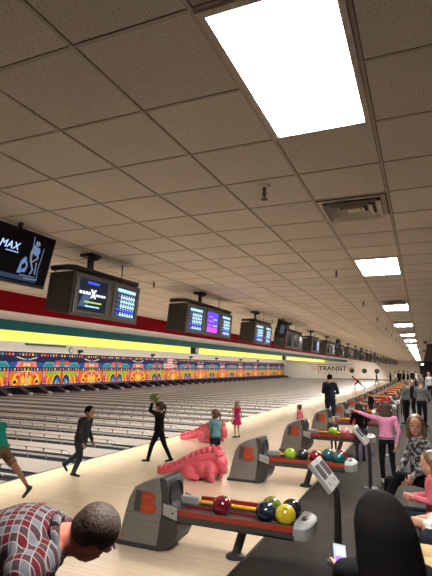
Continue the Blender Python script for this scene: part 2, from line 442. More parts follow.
    cap = ec.build('end_cap', lgrey, r, smooth='auto')
    MB().ell((-1.195,-.04,.502),(.035,.085,.012)).build('air_vent', dark_m, cap, smooth=True)
    lg = MB(); lg.tube([(-1.86,-.02,.36),(-1.96,-.03,.04)], .048, 14); 
    lg.tube([(-1.97,-.03,0),(-1.97,-.03,.025),(-1.97,-.03,.05)], [.105,.10,.055], 18)
    lg.build('leg', char, r, smooth='auto')
    return r
RB = [5.22+3.45*k for k in range(25)]
BR0 = make_return()
for k, y in enumerate(RB):
    o = BR0 if k == 0 else copy_tree(BR0); o.location = (0, y, 0)
    o['label'] = ['grey ball return nearest the camera, with a maroon and a yellow ball on it','second grey ball return from the camera, beside the pink dinosaur',
        'third grey ball return, with lime and pink balls on its rack'][k] if k < 3 else f'grey and red ball return, {ORD[k]} from the camera along the approach'
    o['group'] = 'ball returns along the approach'
def ballm(name, c, c2=None, rough=.12):
    k = NB(name, rough); n = k.noise(9, 4)
    k.col(k.mix(k.ramp(n, .42, .6, 0, 1), c, c2 or tuple(v*.8 for v in c))); k.b.inputs['Coat Weight'].default_value = .6; k.b.inputs['Coat Roughness'].default_value = .03
    return k.m
BM = {'maroon': ballm('maroon_ball', (.16,.008,.022), (.10,.004,.012)), 'navy': ballm('navy_ball', (.006,.010,.022), (.012,.022,.04)),
      'olive': ballm('olive_ball', (.13,.17,.02), (.08,.11,.012)), 'yellow': ballm('yellow_ball', (.52,.40,.03), (.42,.31,.015)),
      'black': ballm('black_ball', (.008,.008,.010), (.015,.015,.02)), 'lime': ballm('lime_ball', (.23,.40,.03), (.16,.28,.02)),
      'red': ballm('red_ball', (.22,.012,.02), (.14,.006,.012)), 'teal': ballm('teal_ball', (.005,.085,.095), (.004,.05,.06)),
      'pink': ballm('pink_ball', (.52,.15,.19), (.42,.10,.14)), 'green': ballm('green_ball', (.02,.10,.04))}
bcache = {}
def ball(c, x, y, label, group, holes=True, rz=0, z=.5285):
    if c not in bcache:
        me = MB().ell((0,0,0),(.1085,)*3, 24, 16).mesh('bowling_ball', BM[c]); me.polygons.foreach_set('use_smooth', [True]*len(me.polygons)); bcache[c] = me
    o = bpy.data.objects.new('bowling_ball', bcache[c]); COL.objects.link(o); o.location = (x, y, z); o.rotation_euler = (0,0,rz)
    tag(o, label, 'bowling ball', group)
    if holes:
        for d in ((.25,-.62,.74),(.02,-.62,.78),(.12,-.82,.55)):
            d = V(d).normalized(); h = MB(); h.tube([d*.1083, d*.1092], .011, 10)
            h.build('finger_hole', dark_m, o)
    return o
g1 = 'bowling balls on the nearest rack'; y0 = RB[0]
ball('maroon', -2.10, y0-.11, 'maroon bowling ball alone on the left of the nearest rack', g1)
ball('navy', -1.60, y0-.11, 'dark navy bowling ball in front of the olive ball on nearest rack', g1)
ball('olive', -1.60, y0+.112, 'olive green bowling ball behind the navy ball on nearest rack', g1)
ball('yellow', -1.385, y0-.11, 'yellow bowling ball at the end of the nearest rack', g1)
ball('black', -1.378, y0+.112, 'shiny black bowling ball behind the yellow one on nearest rack', g1)
g2 = 'bowling balls on the second rack'; y0 = RB[1]
ball('lime', -2.23, y0-.11, 'lime green bowling ball first on the second rack', g2)
ball('black', -2.01, y0-.11, 'black bowling ball between the lime and red ones on second rack', g2)
ball('red', -1.77, y0-.11, 'large deep red bowling ball in the middle of the second rack', g2)
ball('teal', -1.60, y0+.112, 'dark teal bowling ball behind the red one on the second rack', g2)
ball('red', -1.375, y0+.112, 'deep red bowling ball at the back end of the second rack', g2)
ball('teal', -1.378, y0-.11, 'teal bowling ball at the front end of the second rack', g2)
g3 = 'bowling balls on the third rack'; y0 = RB[2]
ball('lime', -2.06, y0-.11, 'lime green bowling ball on the third rack, beside two pink ones', g3, False)
ball('pink', -1.77, y0-.11, 'pink bowling ball in the middle of the third rack', g3, False)
ball('pink', -1.50, y0-.11, 'pink bowling ball at the right of the third rack', g3, False)
ball('navy', -1.378, y0+.112, 'dark navy bowling ball at the back of the third rack', g3, False)
g4 = 'bowling balls on the far racks'
fb = [(3,'red',-2.0,'deep red bowling ball on the fourth rack'),(3,'black',-1.6,'black bowling ball on the fourth rack'),
      (4,'teal',-2.1,'teal bowling ball on the fifth rack'),(4,'red',-1.5,'deep red bowling ball on the fifth rack'),
      (5,'black',-1.9,'black bowling ball on the sixth rack'),(6,'red',-1.7,'deep red bowling ball on the seventh rack')]
for k, c, x, l in fb: ball(c, x, RB[k]-.11, l, g4, False)

# ------------------------------------------------------------------ scoring consoles
def make_console():
    r = thing('scoring_console', '', 'console')
    for y in (-.075,.095):
        MB().tube([(.0,y,0),(.0,y,.5),(-.005,y*.9,.70),(-.06,y*.8,.80)], [.026,.024,.023,.02], 10).build('post', dark_m, r, smooth='auto')
    MB().tube([(0,.015,0),(0,.015,.02),(0,.015,.03)], [.13,.12,.05], 18).build('base_plate', char, r, smooth='auto')
    hd = bpy.data.objects.new('head', None); 
    ang = math.atan2(.245,.20)
    m3 = MX.Rotation(ang, 4, 'Y')
    b = MB()
    for s in (-1,1): b.box(-.175,.175, min(s*.005,s*.255), max(s*.005,s*.255), -.05, 0)
    b.box(-.12,.12,-.03,.03,-.06,-.04)
    head = b.build('keypad_head', mat('console_grey', (.24,.24,.235), .4), r, bevel=.008)
    head.rotation_euler = (0, ang, 0); head.location = (-.115,.0,.905)
    for s in (-1,1):
        MB().box(-.125,.045, s*.13-.085, s*.13+.085, 0, .004).build('screen', mat('console_screen', (.055,.058,.065), .2), head)
        k = MB(); k.box(.085,.125, s*.13-.025, s*.13+.025, 0, .004)
        k.build('button', mat('console_key', (.12,.12,.12), .4), head)
    return r
c0 = make_console()
for k in range(24):
    o = c0 if k == 0 else copy_tree(c0); o.location = (-.92, 5.52+3.45*k, 0)
    o['label'] = ['grey twin-screen scoring console on black posts nearest the camera','second grey scoring console, left of the girl in the pink top'][k] if k < 2 else f'grey scoring console on a black post, {ORD[k]} from the camera'
    o['group'] = 'scoring consoles along the approach'

# ------------------------------------------------------------------ overhead monitors
cyan = mat('score_cyan', (.02,.02,.02), .4, emit=(.38,.68,.95), es=1.0)
blue = mat('score_blue', (.01,.01,.02), .4, emit=(.03,.07,.8), es=1.0)
wht = mat('score_white', (.02,.02,.02), .4, emit=(.8,.92,1), es=1.1)
dkb = mat('score_dark', (.01,.01,.012), .4, emit=(.004,.007,.016), es=1)
mag = mat('score_magenta', (.02,.01,.02), .4, emit=(.95,.06,.45), es=1.0)
vio = mat('score_violet', (.02,.01,.02), .4, emit=(.10,.05,.85), es=1.0)
yg = mat('score_yellow_green', (.02,.02,.01), .4, emit=(.45,.6,.1), es=.8)
slate = mat('score_slate', (.02,.02,.02), .4, emit=(.05,.10,.18), es=.7)
SM = [dkb, cyan, blue, wht, mag, vio, yg, slate, screen_off]
def screen_mesh(kind, w=.52, h=.40):
    # local: s along width (0..w), t up (0..h), thin relief along +n
    b = MB()
    def rc(s0, s1, t0, t1, m, n): b.box(.001*n, .001*n+.0012, s0*w, s1*w, t0*h, t1*h, m)
    if kind == 'off':
        rc(0,1,0,1,8,0)
    elif kind == 'score':
        rc(0,1,0,1,0,0); rc(.04,.96,.86,.97,1,2); rc(.04,.96,.80,.85,7,2)
        for i in range(5):
            t = .64-.155*i; mm = 2 if i == 3 else 1
            rc(.04,.18,t+.02,t+.12,7 if i != 3 else 2,2)
            for c in range(6): rc(.22+.125*c,.33+.125*c,t,t+.07,mm,2); rc(.25+.125*c,.29+.125*c,t+.085,t+.125,3,2)
        rc(.05,.95,.01,.05,2,2)
    elif kind == 'logo':
        rc(0,1,0,1,0,0); rc(.28,.70,.86,.94,2,2)
        for i in range(4): rc(.02+.105*i,.095+.105*i,.52,.61,3,3); rc(.60+.10*i,.67+.10*i,.50,.57,3,3)
        for a in (1,-1):
            p = [(.40,.42),(.47,.42),(.62,.70),(.55,.70)] if a == 1 else [(.55,.42),(.62,.42),(.47,.70),(.40,.70)]
            b.add([(.006, s*w, t*h) for s, t in p], [(0,1,2,3)], 3)
        b.add([(.003, s*w, t*h) for s, t in [(.02,.12),(.36,.12),(.40,.40),(.28,.66),(.14,.45)]], [(0,1,2,3,4)], 7)
        rc(.22,.85,.26,.31,6,4); rc(.26,.78,.13,.17,1,4)
    elif kind == 'promo':
        rc(0,1,0,1,5,0); rc(.05,.95,.02,.22,4,2)
        for i in range(6): rc(.12,.40+.08*(i%3),.32+.105*i,.37+.105*i,2 if i%2 else 4,2); rc(.55,.92-.06*(i%2),.32+.105*i,.37+.105*i,1 if i%3==0 else 2,2)
    elif kind == 'blue':
        rc(0,1,0,1,0,0); rc(.45,.75,.05,.95,1,1); rc(.1,.4,.1,.9,2,1); rc(.15,.3,.6,.8,3,2)
    return b.mesh('screen', SM)
SCR = {k: screen_mesh(k) for k in ('off','score','logo','promo','blue')}
def make_monitor(n, kinds, label):
    r = thing('scoring_monitor', label, 'monitor', group='overhead scoring monitors')
    W = .745*n; h0, h1 = -W/2, W/2
    def fx(y): return .035*(1-(2*y/W)**2)              # gently bowed front
    prof = []
    N = n
    ys = [h0+W*i/N for i in range(N+1)]
    def ring(xt, xb, zt, zb): pass
    body = MB()
    vs = []
    for y in ys: vs += [(-3.85+fx(y), y, 3.185), (-3.90+fx(y), y, 2.64), (-4.29, y, 2.71), (-4.24, y, 3.18)]
    fs = []; mi = []
    for i in range(N):
        a, b_ = 4*i, 4*i+4
        fs += [(a,a+1,b_+1,b_),(a+1,a+2,b_+2,b_+1),(a+2,a+3,b_+3,b_+2),(a+3,a,b_,b_+3)]; mi += [0]*4
    fs += [(0,3,2,1),(4*N,4*N+1,4*N+2,4*N+3)]
    body.add(vs, fs); body.mi[-2:] = [1,1]
    o = body.build('housing', [housing, housing_side], r, bevel=.012)
    for i in range(N):
        y0_, y1_ = ys[i], ys[i+1]
        a = V((-3.85+fx(y0_), y0_, 0)); b_ = V((-3.85+fx(y1_), y1_, 0))
        # one bezel frame per screen
        yaw = math.atan2(b_.y-a.y, b_.x-a.x)-PI/2
        fr = MB(); w = (b_-a).length
        for q in ((.03,.105,.04,.52),(w-.105,w-.03,.04,.52)): fr.box(0,.012,q[0],q[1],q[2],q[3])
        fr.box(0,.012,.105,w-.105,.04,.075); fr.box(0,.012,.105,w-.105,.485,.52)
        f = fr.build('bezel', bezel, r, bevel=.004)
        mtx = MX.Translation((a.x-.048, a.y, 2.635)) @ MX.Rotation(yaw, 4, 'Z') @ MX.Rotation(math.atan2(.05,.545), 4, 'Y')
        f.matrix_local = mtx
        s = bpy.data.objects.new('screen', SCR[kinds[i]]); COL.objects.link(s); s.parent = f
        s.location = (.002, .105+(w-.21-.52)/2, .08)
    hx = W/2
    MB().tube([(-4.2,-hx+.05,3.235),(-4.2,-hx-.0,3.235),(-3.98,-hx-.0,3.235),(-3.90,-hx+.07,3.235),(-3.89,0,3.235),(-3.88,hx-.06,3.235),(-3.95,hx+.02,3.235),(-4.2,hx+.02,3.235),(-4.2,hx-.05,3.235)], .036, 8).build('hanging_rail', dark_m, r, smooth='auto')
    for y in (-hx*.55, hx*.55): MB().box(-4.12,-3.95,y-.02,y+.02,3.18,3.25).build('rail_support', dark_m, r)
    mb = MB(); mb.box(-4.12,-3.92,-.35,-.15,3.46,3.5); mb.box(-4.03,-4.0,-.30,-.20,3.24,3.46); mb.ell((-3.97,-.25,3.45),(.08,.08,.04))
    mb.build('ceiling_bracket', char, r)
    MB().tube([(-4.0,hx*.62,3.25),(-4.0,hx*.62,3.5)], .008, 6).build('hanger_rod', char, r)
    return r
m2 = None
PR = {}
for k, y in enumerate(RB):
    spec = [(2,('logo','score')),(3,('score','promo','score')),(2,('score','score')),(3,('off','off','off')),(2,('off','blue'))]
    n, kinds = spec[k] if k < 5 else ((3,('off','off','off')) if k % 2 else (2,('off','off')))
    lab = ['nearest overhead monitor pair, one screen showing a white X logo','overhead monitor with a magenta and violet screen between two score screens',
           'third overhead monitor, two blue score screens','fourth overhead monitor, its three screens dark','fifth overhead monitor, right screen glowing blue'][k] if k < 5 else f'dark overhead scoring monitor, {ORD[k]} from the camera'
    if (n, kinds) in PR: o = copy_tree(PR[(n, kinds)]); o['label'] = lab
    else: o = PR[(n, kinds)] = make_monitor(n, kinds, lab)
    o.location = (0, y+.05, 0)

# wide televisions hung between the monitors
tv_g = mat('tv_figure_blue', (.02,.02,.03), .4, emit=(.09,.16,.33), es=.8)
tv_l = mat('tv_figure_light', (.02,.02,.03), .4, emit=(.13,.14,.19), es=.8)
tv_t = mat('tv_text', (.02,.02,.03), .4, emit=(.42,.56,.95), es=1)
tv_d = mat('tv_deep_blue', (.01,.01,.02), .4, emit=(.012,.022,.05), es=1)
def text_mesh(s, size, m, ext=.002, shear=0, spacing=1, off=0):
    c = bpy.data.curves.new('lettering', 'FONT'); c.body = s; c.size = size; c.extrude = ext; c.shear = shear; c.space_character = spacing; c.offset = size*off
    o = bpy.data.objects.new('tmp', c); COL.objects.link(o)
    me = bpy.data.meshes.new_from_object(o.evaluated_get(bpy.context.evaluated_depsgraph_get())); bpy.data.objects.remove(o)
    me.materials.clear(); me.materials.append(m); me.name = 'lettering'; return me
def make_tv(lit, label, y):
    r = thing('television', label, 'television', (-3.76, y, 3.44), 0, 'flat televisions hung from the ceiling')
    r.rotation_euler = (0, R(14), 0)
    MB().box(-.05,0,-1.02,0,-.585,0).build('case', dark_m, r, bevel=.008)
    MB().box(-.10,-.05,-.72,-.3,-.42,-.15).build('rear_cover', char, r)
    s = MB().box(0,.002,-1.0,-.02,-.55,-.025).build('screen', mat('tv_black', (.004,.004,.006), .12), r)
    MB().tube([(-.08,-.5,-.2),(-.04,-.5,.10)], .025, 8).build('ceiling_pole', char, r)
    if lit:
        b = MB()
        def L(pts, rad, m): b.tube([(.004, p, q) for p, q in pts], rad, 6, m, )
        def rel(u, v): return (-1.0+.98*(.16+.72*u), -.55+.525*v)
        b2 = MB()
        def poly(ps, m, n=.003): b2.add([(n, *rel(u, v)) for u, v in ps], [list(range(len(ps)))], m)
        def limb(a, c, w, m, n=.0035):
            a, c = V(a), V(c); d = (c-a).normalized(); pz = V((-d.y, d.x))*w
            poly([tuple(a+pz), tuple(a-pz), tuple(c-pz), tuple(c+pz)], m, n)
        poly([(.0,.03),(.98,.03),(.98,.12),(.0,.12)], 2)
        # exercise machine with a seated rider, drawn as on the screen
        poly([(.57,.16),(.60,.42),(.66,.52),(.70,.50),(.70,.42),(.63,.34),(.65,.18)], 0)
        poly([(.62,.20),(.72,.20),(.75,.34),(.72,.44),(.69,.40),(.72,.32),(.66,.26)], 0)
        limb((.79,.80),(.76,.58),.028,1); limb((.76,.58),(.78,.44),.020,1,.0042)
        limb((.87,.74),(.90,.54),.018,1); limb((.90,.54),(.80,.44),.016,1,.0042)
        poly([(.80,.90),(.87,.88),(.89,.82),(.84,.78),(.79,.82)], 1, .005)
        poly([(.79,.78),(.90,.76),(.92,.66),(.84,.58),(.78,.64)], 0, .0045)
        limb((.79,.44),(.86,.28),.018,1); limb((.86,.30),(.82,.18),.014,0,.0042); limb((.90,.46),(.92,.20),.012,1); 
        limb((.74,.96),(.77,.70),.007,0); limb((.98,.78),(.96,.30),.006,0); limb((.96,.30),(.98,.10),.006,0)
        poly([(.63,.125),(.94,.135),(.94,.15),(.63,.15)], 1, .005)
        poly([(.72,.07),(.99,.09),(.99,.105),(.72,.10)], 0, .005)
        b2.build('picture', [tv_g, tv_l, tv_d], s)
        me = text_mesh('MAX', .112, tv_t, .001, .25, 1.05)
        o = bpy.data.objects.new('lettering', me); COL.objects.link(o); o.parent = s
        o.matrix_local = MX.Translation((.005, -1.0+.98*.262, -.55+.525*.60)) @ MX.Rotation(PI/2, 4, 'Z') @ MX.Rotation(PI/2, 4, 'X')
        d = MB()
        for i in range(7): d.box(.004,.005,-1.0+.98*(.36+.025*i),-1.0+.98*(.36+.025*i)+.014,-.55+.525*.545,-.55+.525*.565)
        d.build('caption', tv_t, s)
    else:
        b2 = MB(); b2.box(.003,.004,-.75,-.3,-.4,-.15); b2.build('picture', tv_d, s)
    return r
for i, y in enumerate((4.08, 14.43, 24.8, 35.1, 45.5, 55.8)):
    make_tv(i == 0, ['wide television at top left advertising with the letters MAX','dark television hung before the fourth scoring monitor','dark television hung after the sixth scoring monitor'][i] if i < 3 else f'far dark television, {ORD[i]} along the monitor row', y)

# ------------------------------------------------------------------ masking units
MC = {n: mat('mural_'+n, tuple(v*.8 for v in c), .55) for n, c in dict(navy=(.012,.014,.075), blue=(.02,.09,.32), teal=(.02,.26,.28), cyan=(.10,.40,.50), orange=(.78,.17,.02), red=(.60,.04,.04),
      yellow=(.85,.58,.03), pink=(.80,.24,.28), green=(.30,.48,.03), purple=(.09,.015,.13), cream=(.85,.65,.35), white=(.75,.75,.75)).items()}
MK = list(MC); MI = {n: i for i, n in enumerate(MK)}
PW = 3.45
def mural(mirror):
    b = MB(); s_ = -1 if mirror else 1; Z0, Z1 = .53, 2.78
    lay = [0]
    def S(x): return s_*(x-PW/2)
    def poly(ps, c):
        lay[0] += 1; n = .0008*lay[0]
        b.add([(n, S(x), z) for x, z in ps], [list(range(len(ps)))], MI[c])
    def el(x, z, rx, rz, c, a0=0, a1=360, n=24):
        ps = [(x+rx*math.cos(R(a0+(a1-a0)*i/n)), z+rz*math.sin(R(a0+(a1-a0)*i/n))) for i in range(n + (0 if a1-a0 == 360 else 1))]
        ps = [(min(max(px, .01), PW-.01), min(max(pz, Z0+.01), Z1-.01)) for px, pz in ps]
        poly(ps, c)
    b.box(-.06, 0, -PW/2, PW/2, Z0, Z1, MI['navy'])
    # x=0 is the orange figure seam, x=PW the seam between the two arches
    poly([(.02,1.75),(3.43,1.75),(3.43,2.42),(.02,2.42)], 'blue')
    el(1.75,2.42,1.6,.34,'navy',180,360)
    el(0,2.50,1.0,.22,'cream',270,360); el(0,2.52,.75,.16,'navy',270,360)
    poly([(.02,1.78),(.95,1.78),(.80,2.14),(.02,2.14)], 'pink'); poly([(.02,1.80),(.62,1.80),(.50,2.10),(.02,2.10)], 'orange'); poly([(.02,1.84),(.34,1.84),(.30,2.05),(.02,2.05)], 'cream')
    poly([(1.45,1.78),(2.75,1.78),(2.55,2.14),(1.75,2.14)], 'cyan'); poly([(1.55,1.80),(2.6,1.80),(2.44,2.05),(1.8,2.05)], 'teal')
    el(3.0,2.14,.36,.12,'red'); el(3.0,1.95,.30,.16,'pink',180,360); poly([(2.72,2.0),(3.28,2.0),(3.2,2.12),(2.8,2.12)], 'orange')
    el(3.45,1.98,.28,.20,'teal',90,270)
    # middle band of dots
    poly([(.02,1.50),(3.43,1.50),(3.43,1.76),(.02,1.76)], 'navy')
    for i in range(12): el(.16+.285*i, 1.63, .075, .075, ['yellow','cyan','orange','white','teal','pink'][i % 6], n=12)
    # lower scene
    poly([(.02,.58),(3.43,.58),(3.43,1.52),(.02,1.52)], 'orange')
    el(2.90,.62,1.02,.90,'yellow',0,180); el(2.86,.62,.86,.78,'orange',0,180); el(2.2,1.30,.45,.16,'green'); el(2.80,1.38,.42,.12,'green')
    el(2.92,.62,.62,.74,'green',0,180); el(2.94,.62,.52,.68,'yellow',0,180); el(2.96,.62,.40,.62,'navy',0,180); el(2.98,.62,.30,.46,'blue',0,180); el(3.02,.8,.08,.14,'cyan'); el(2.86,.72,.05,.09,'white')
    poly([(3.30,.58),(3.43,.58),(3.43,1.50),(3.36,1.50)], 'red')
    poly([(1.35,.58),(1.85,.58),(1.80,.95),(1.62,1.48),(1.42,1.48),(1.50,1.0)], 'purple'); poly([(1.50,.62),(1.98,.62),(1.86,.95),(1.58,1.0)], 'pink'); el(1.62,1.28,.12,.26,'pink'); el(1.75,.80,.16,.15,'red')
    el(0,1.05,1.15,.50,'yellow',270,450); el(0,1.02,.95,.44,'red',270,450); el(.62,1.36,.24,.16,'pink'); el(.95,.82,.28,.22,'yellow'); el(.98,.80,.14,.12,'navy')
    el(.35,1.0,.28,.42,'orange'); el(.30,.92,.18,.28,'yellow'); el(.62,.72,.22,.12,'orange'); el(.12,1.25,.10,.22,'red')
    poly([(.02,.58),(.10,.58),(.10,1.50),(.02,1.50)], 'cream')
    for x in (.12,.42,1.05,1.9,2.3,3.2): el(x,.63,.05,.045,'white',n=10)
    # top band of lamps painted as discs
    poly([(.02,2.46),(3.43,2.46),(3.43,2.76),(.02,2.76)], 'navy')
    for i in range(12): el(.145+.287*i, 2.61, .095, .09, ['orange','yellow','teal','purple','pink','orange','red','cyan','yellow','pink','blue','yellow'][i], n=14)
    return b.mesh('mural_board', [MC[k] for k in MK])
MU = [mural(False), mural(True)]
skirt_me = MB().box(-.08,-.0,-PW/2,PW/2,.44,.53).mesh('lower_rail', purple)
ys0 = 24.62-2*PW
for k in range(21):
    y = ys0+PW*(k+.5)
    if y+PW/2 > YF+.2: break
    o = bpy.data.objects.new('mural_panel', MU[k % 2]); COL.objects.link(o); o.location = (XM, y, 0)
    tag(o, f'brightly painted mural panel over the pins, {["hidden just left of the photo","at the left edge of the photo"][k] if k < 2 else ORD[k-1]+" from the left"}', 'mural', 'mural panels over the pin decks')
    c = bpy.data.objects.new('lower_rail', skirt_me); COL.objects.link(c); c.parent = o
# kickbacks and caps between the pin decks
kb = MB(); kb.prism_y([(-24.95,-.1),(-23.55,.02),(-23.65,.10),(-24.4,.46),(-24.95,.46)], -.20, .20)
kb_me = kb.mesh('trim_10', mat('kickback_dark', (.016,.010,.018), .5))
kc_me = MB().ell((-23.55,0,.05),(.20,.13,.12),12,8).box(-23.9,-23.5,-.12,.12,.0,.08).mesh('kickback_cap', mat('kick_cap', (.28,.27,.29), .35))
for j in range(4, 51):
    y = 5.22+1.725*j
    if y > YF-.5: break
    o = bpy.data.objects.new('trim_10', kb_me); COL.objects.link(o); o.location = (0,y,0); struct(o)
    c = bpy.data.objects.new('kickback_cap', kc_me); COL.objects.link(c); c.parent = o
# things on the white strip above the murals
fx_ = thing('tube_light_fixture', 'long unlit tube light fixture on the white wall above the murals', 'light', (XM-.099, 26.4, 3.27))
MB().box(0,.08,-2.0,2.0,0,.10).build('housing', dark_m, fx_); MB().tube([(.10,-1.9,-.02),(.10,1.9,-.02)], .03, 8).build('tube', lgrey, fx_)
ck = thing('wall_clock', 'small round wall clock on the white wall above the murals', 'clock', (XM-.10, 29.05, 3.06))
MB().tube([(0,0,0),(.05,0,0)], .24, 24).build('rim', dark_m, ck); MB().tube([(.05,0,0),(.055,0,0)], .19, 24).build('dial', white_paint, ck)
h_ = MB(); h_.box(.056,.06,-.01,.01,0,.15); h_.box(.056,.06,0,.11,-.01,.01); h_.build('hands', dark_m, ck)
for i, (y, z) in enumerate(((30.0,2.78),(41.0,2.78),(49.5,2.74),(57.0,2.74),(66.0,2.74),(74,2.74))):
    r = thing('security_camera', f'small black camera on top of the mural wall, {ORD[i].replace("nearest","first")} from the left', 'camera', (XM-.03, y, 2.782), 0, 'cameras above the murals')
    MB().tube([(0,0,0),(0,0,.16)], .05, 8).build('stand', dark_m, r); MB().box(-.12,.22,-.16,.16,.12,.34).tube([(.2,0,.22),(.28,0,.22)], .09, 10).build('body', dark_m, r, bevel=.02)
for i, y in enumerate((29.9, 53.6)):
    r = thing('hanging_speaker', f'black box speaker hanging in front of the yellow valance band, {"nearer" if i==0 else "farther"} one', 'speaker', (-14.5, y, 2.86), 0, 'hanging speakers')
    MB().box(-.2,.2,-.28,.28,0,.56).build('cabinet', dark_m, r, bevel=.02); MB().box(.2,.21,-.22,.22,.05,.5).build('grille', char, r)
    MB().tube([(0,0,.56),(0,0,.64)], .03, 8).build('bracket', char, r)
fl = thing('american_flag', 'american flag hanging on the mural wall', 'flag', (XM+.066, 44.1, 1.68))
fb_ = MB(); 
for i in range(13): fb_.box(0,.012,-1.0,1.0,1.12*i/13,1.12*(i+1)/13, 0 if i % 2 == 0 else 1)
fb_.build('stripes', [mat('flag_red', (.42,.03,.04), .8), mat('flag_white', (.68,.64,.62), .8)], fl)
MB().box(.012,.016,-1.0,-.2,.52,1.12).build('canton', mat('flag_blue', (.03,.04,.14), .8), fl)
st = MB()
for i in range(5):
    for j in range(4): st.ell((.018,-.9+.15*i+.07*(j%2),.6+.13*j),(.004,.03,.03),6,4)
st.build('stars', mat('flag_white', (.68,.64,.62), .8), fl)

# far wall lettering and discs
ink = mat('sign_dark', (.09,.035,.03), .6); ink_o = mat('sign_orange', (.62,.26,.12), .6)
tr = thing('wall_sign', 'TRANSIT lettering with striped bars on the far white wall', 'sign', (-18.19, YF-.005, 1.56))
me = text_mesh('TRANSIT', 1.18, ink, .02, 0, 1.0, .02)
o = bpy.data.objects.new('lettering', me); COL.objects.link(o); o.parent = tr
w = max(v.co.x for v in me.vertices)-min(v.co.x for v in me.vertices)
o.matrix_local = MX.Translation((0,-.03,0)) @ MX.Rotation(PI/2, 4, 'X') @ MX.Diagonal((5.25/w,1,1.034,1))
b = MB(); b.box(-2.3,6.4,-.04,0,1.08,1.15); b.box(-.05,.05,-.04,0,-.55,1.1); b.build('frame_line', ink, tr)
b = MB()
for i in range(3): b.box(-1.5,-.25,-.04,0,.10+.26*i,.22+.26*i); b.box(5.3,6.6,-.04,0,.10+.26*i,.22+.26*i)
b.build('stripe', ink_o, tr)
me = text_mesh('LANES', .42, ink, .02, 0, 3.2); o = bpy.data.objects.new('lettering', me); COL.objects.link(o); o.parent = tr
o.matrix_local = MX.Translation((.4,-.03,-.55)) @ MX.Rotation(PI/2, 4, 'X')
for i, x in enumerate((-12.01,-9.77,-7.58)):
    r = thing('wall_disc', f'dark round ball shape on the far wall, {["left","middle","right"][i]} of three', 'wall decoration', (x, YF-.005, 1.585), 0, 'dark discs on the far wall')
    MB().tube([(0,0,0),(0,-.06,0)], .44, 28).build('disc', mat('disc_dark', (.012,.016,.022), .35), r)
    hb_ = MB()
    for p in ((-.1,.16),(.06,.18),(0,.02)): hb_.tube([(p[0],-.06,p[1]),(p[0],-.07,p[1])], .05, 10)
    hb_.build('finger_mark', mat('disc_blue', (.06,.16,.26), .5), r)

# ------------------------------------------------------------------ dinosaur ball ramps
def make_dino():
    r = thing('dinosaur_ramp', '', 'ball ramp')
    # local: x along the ramp, tail at -1.33, head at 0; spine heights
    b = MB()
    sp = [(-1.36,.05,.045),(-1.2,.075,.07),(-1.0,.12,.095),(-.8,.19,.12),(-.6,.29,.135),(-.42,.37,.145),(-.25,.44,.135),(-.12,.47,.13)]
    for (x0,z0,r0),(x1,z1,r1) in zip(sp[:-1], sp[1:]): b.caps((x0,0,z0),(x1,0,z1),r0,r1,12)
    b.caps((-.62,0,.20),(-.22,0,.24),.17,.19,14); b.ell((-.40,0,.22),(.30,.20,.22))
    # head with snout pointing down
    b.caps((-.10,0,.47),(.02,0,.36),.13,.115); b.caps((0,0,.36),(.05,0,.22),.11,.085); b.ell((-.02,0,.52),(.09,.12,.06))
    for s in (-1,1):
        b.ell((-.60,s*.16,.14),(.17,.08,.13)); b.caps((-.58,s*.19,.10),(-.42,s*.20,.055),.07,.055)      # hind leg and foot
        b.ell((-.16,s*.16,.22),(.11,.07,.13)); b.caps((-.15,s*.17,.16),(-.10,s*.19,.06),.06,.06)      # fore leg
        b.ell((-.34,s*.17,.24),(.10,.05,.10))
        b.ell((-.02,s*.11,.50),(.035,.03,.04))
    me0 = remesh(b, .014, 3)
    me0.materials.clear(); me0.materials.append(pink_p)
    o = bpy.data.objects.new('body', me0); COL.objects.link(o); o.parent = r
    c = MB()
    for s in (-1,1):
        for i in range(11):
            t = i/10; x = -1.34+1.25*t
            z = .07+.06*t+.42*t**1.25 if t < .93 else .545
            for (x0,z0,r0),(x1,z1,r1) in zip(sp[:-1], sp[1:]):
                if x0 <= x <= x1: q = (x-x0)/(x1-x0); z = z0+(z1-z0)*q+(r0+(r1-r0)*q)*.80
            rr = .050+.018*t
            c.ell((x, s*(.03+.06*t), z+.035), (rr*.95, .03, rr*1.25), 10, 8)
    me1 = c.mesh('crest', pink_p); me1.polygons.foreach_set('use_smooth', [True]*len(me1.polygons))
    o = bpy.data.objects.new('crest', me1); COL.objects.link(o); o.parent = r
    return r
def remesh(b, vox, smooth=3, mats=None, labels=None):
    me = b.mesh('raw', [dark_m]); o = bpy.data.objects.new('tmp', me); COL.objects.link(o)
    m = o.modifiers.new('r', 'REMESH'); m.mode = 'VOXEL'; m.voxel_size = vox; m.use_smooth_shade = True
    if smooth: s = o.modifiers.new('s', 'SMOOTH'); s.factor = .5; s.iterations = smooth
    dg = bpy.context.evaluated_depsgraph_get(); dg.update()
    out = bpy.data.meshes.new_from_object(o.evaluated_get(dg)); bpy.data.objects.remove(o)
    out.polygons.foreach_set('use_smooth', [True]*len(out.polygons))
    return out
d0 = make_dino(); d0.location = (-3.43, 8.27, 0); d0.scale = (.94,1,.92); d0['label'] = 'pink dinosaur ball ramp beside the second ball return'; d0['group'] = 'pink dinosaur ramps'
d1 = copy_tree(d0); d1.location = (-5.05, 12.3, 0); d1['label'] = 'farther pink dinosaur ball ramp, by the girl in the pink dress'

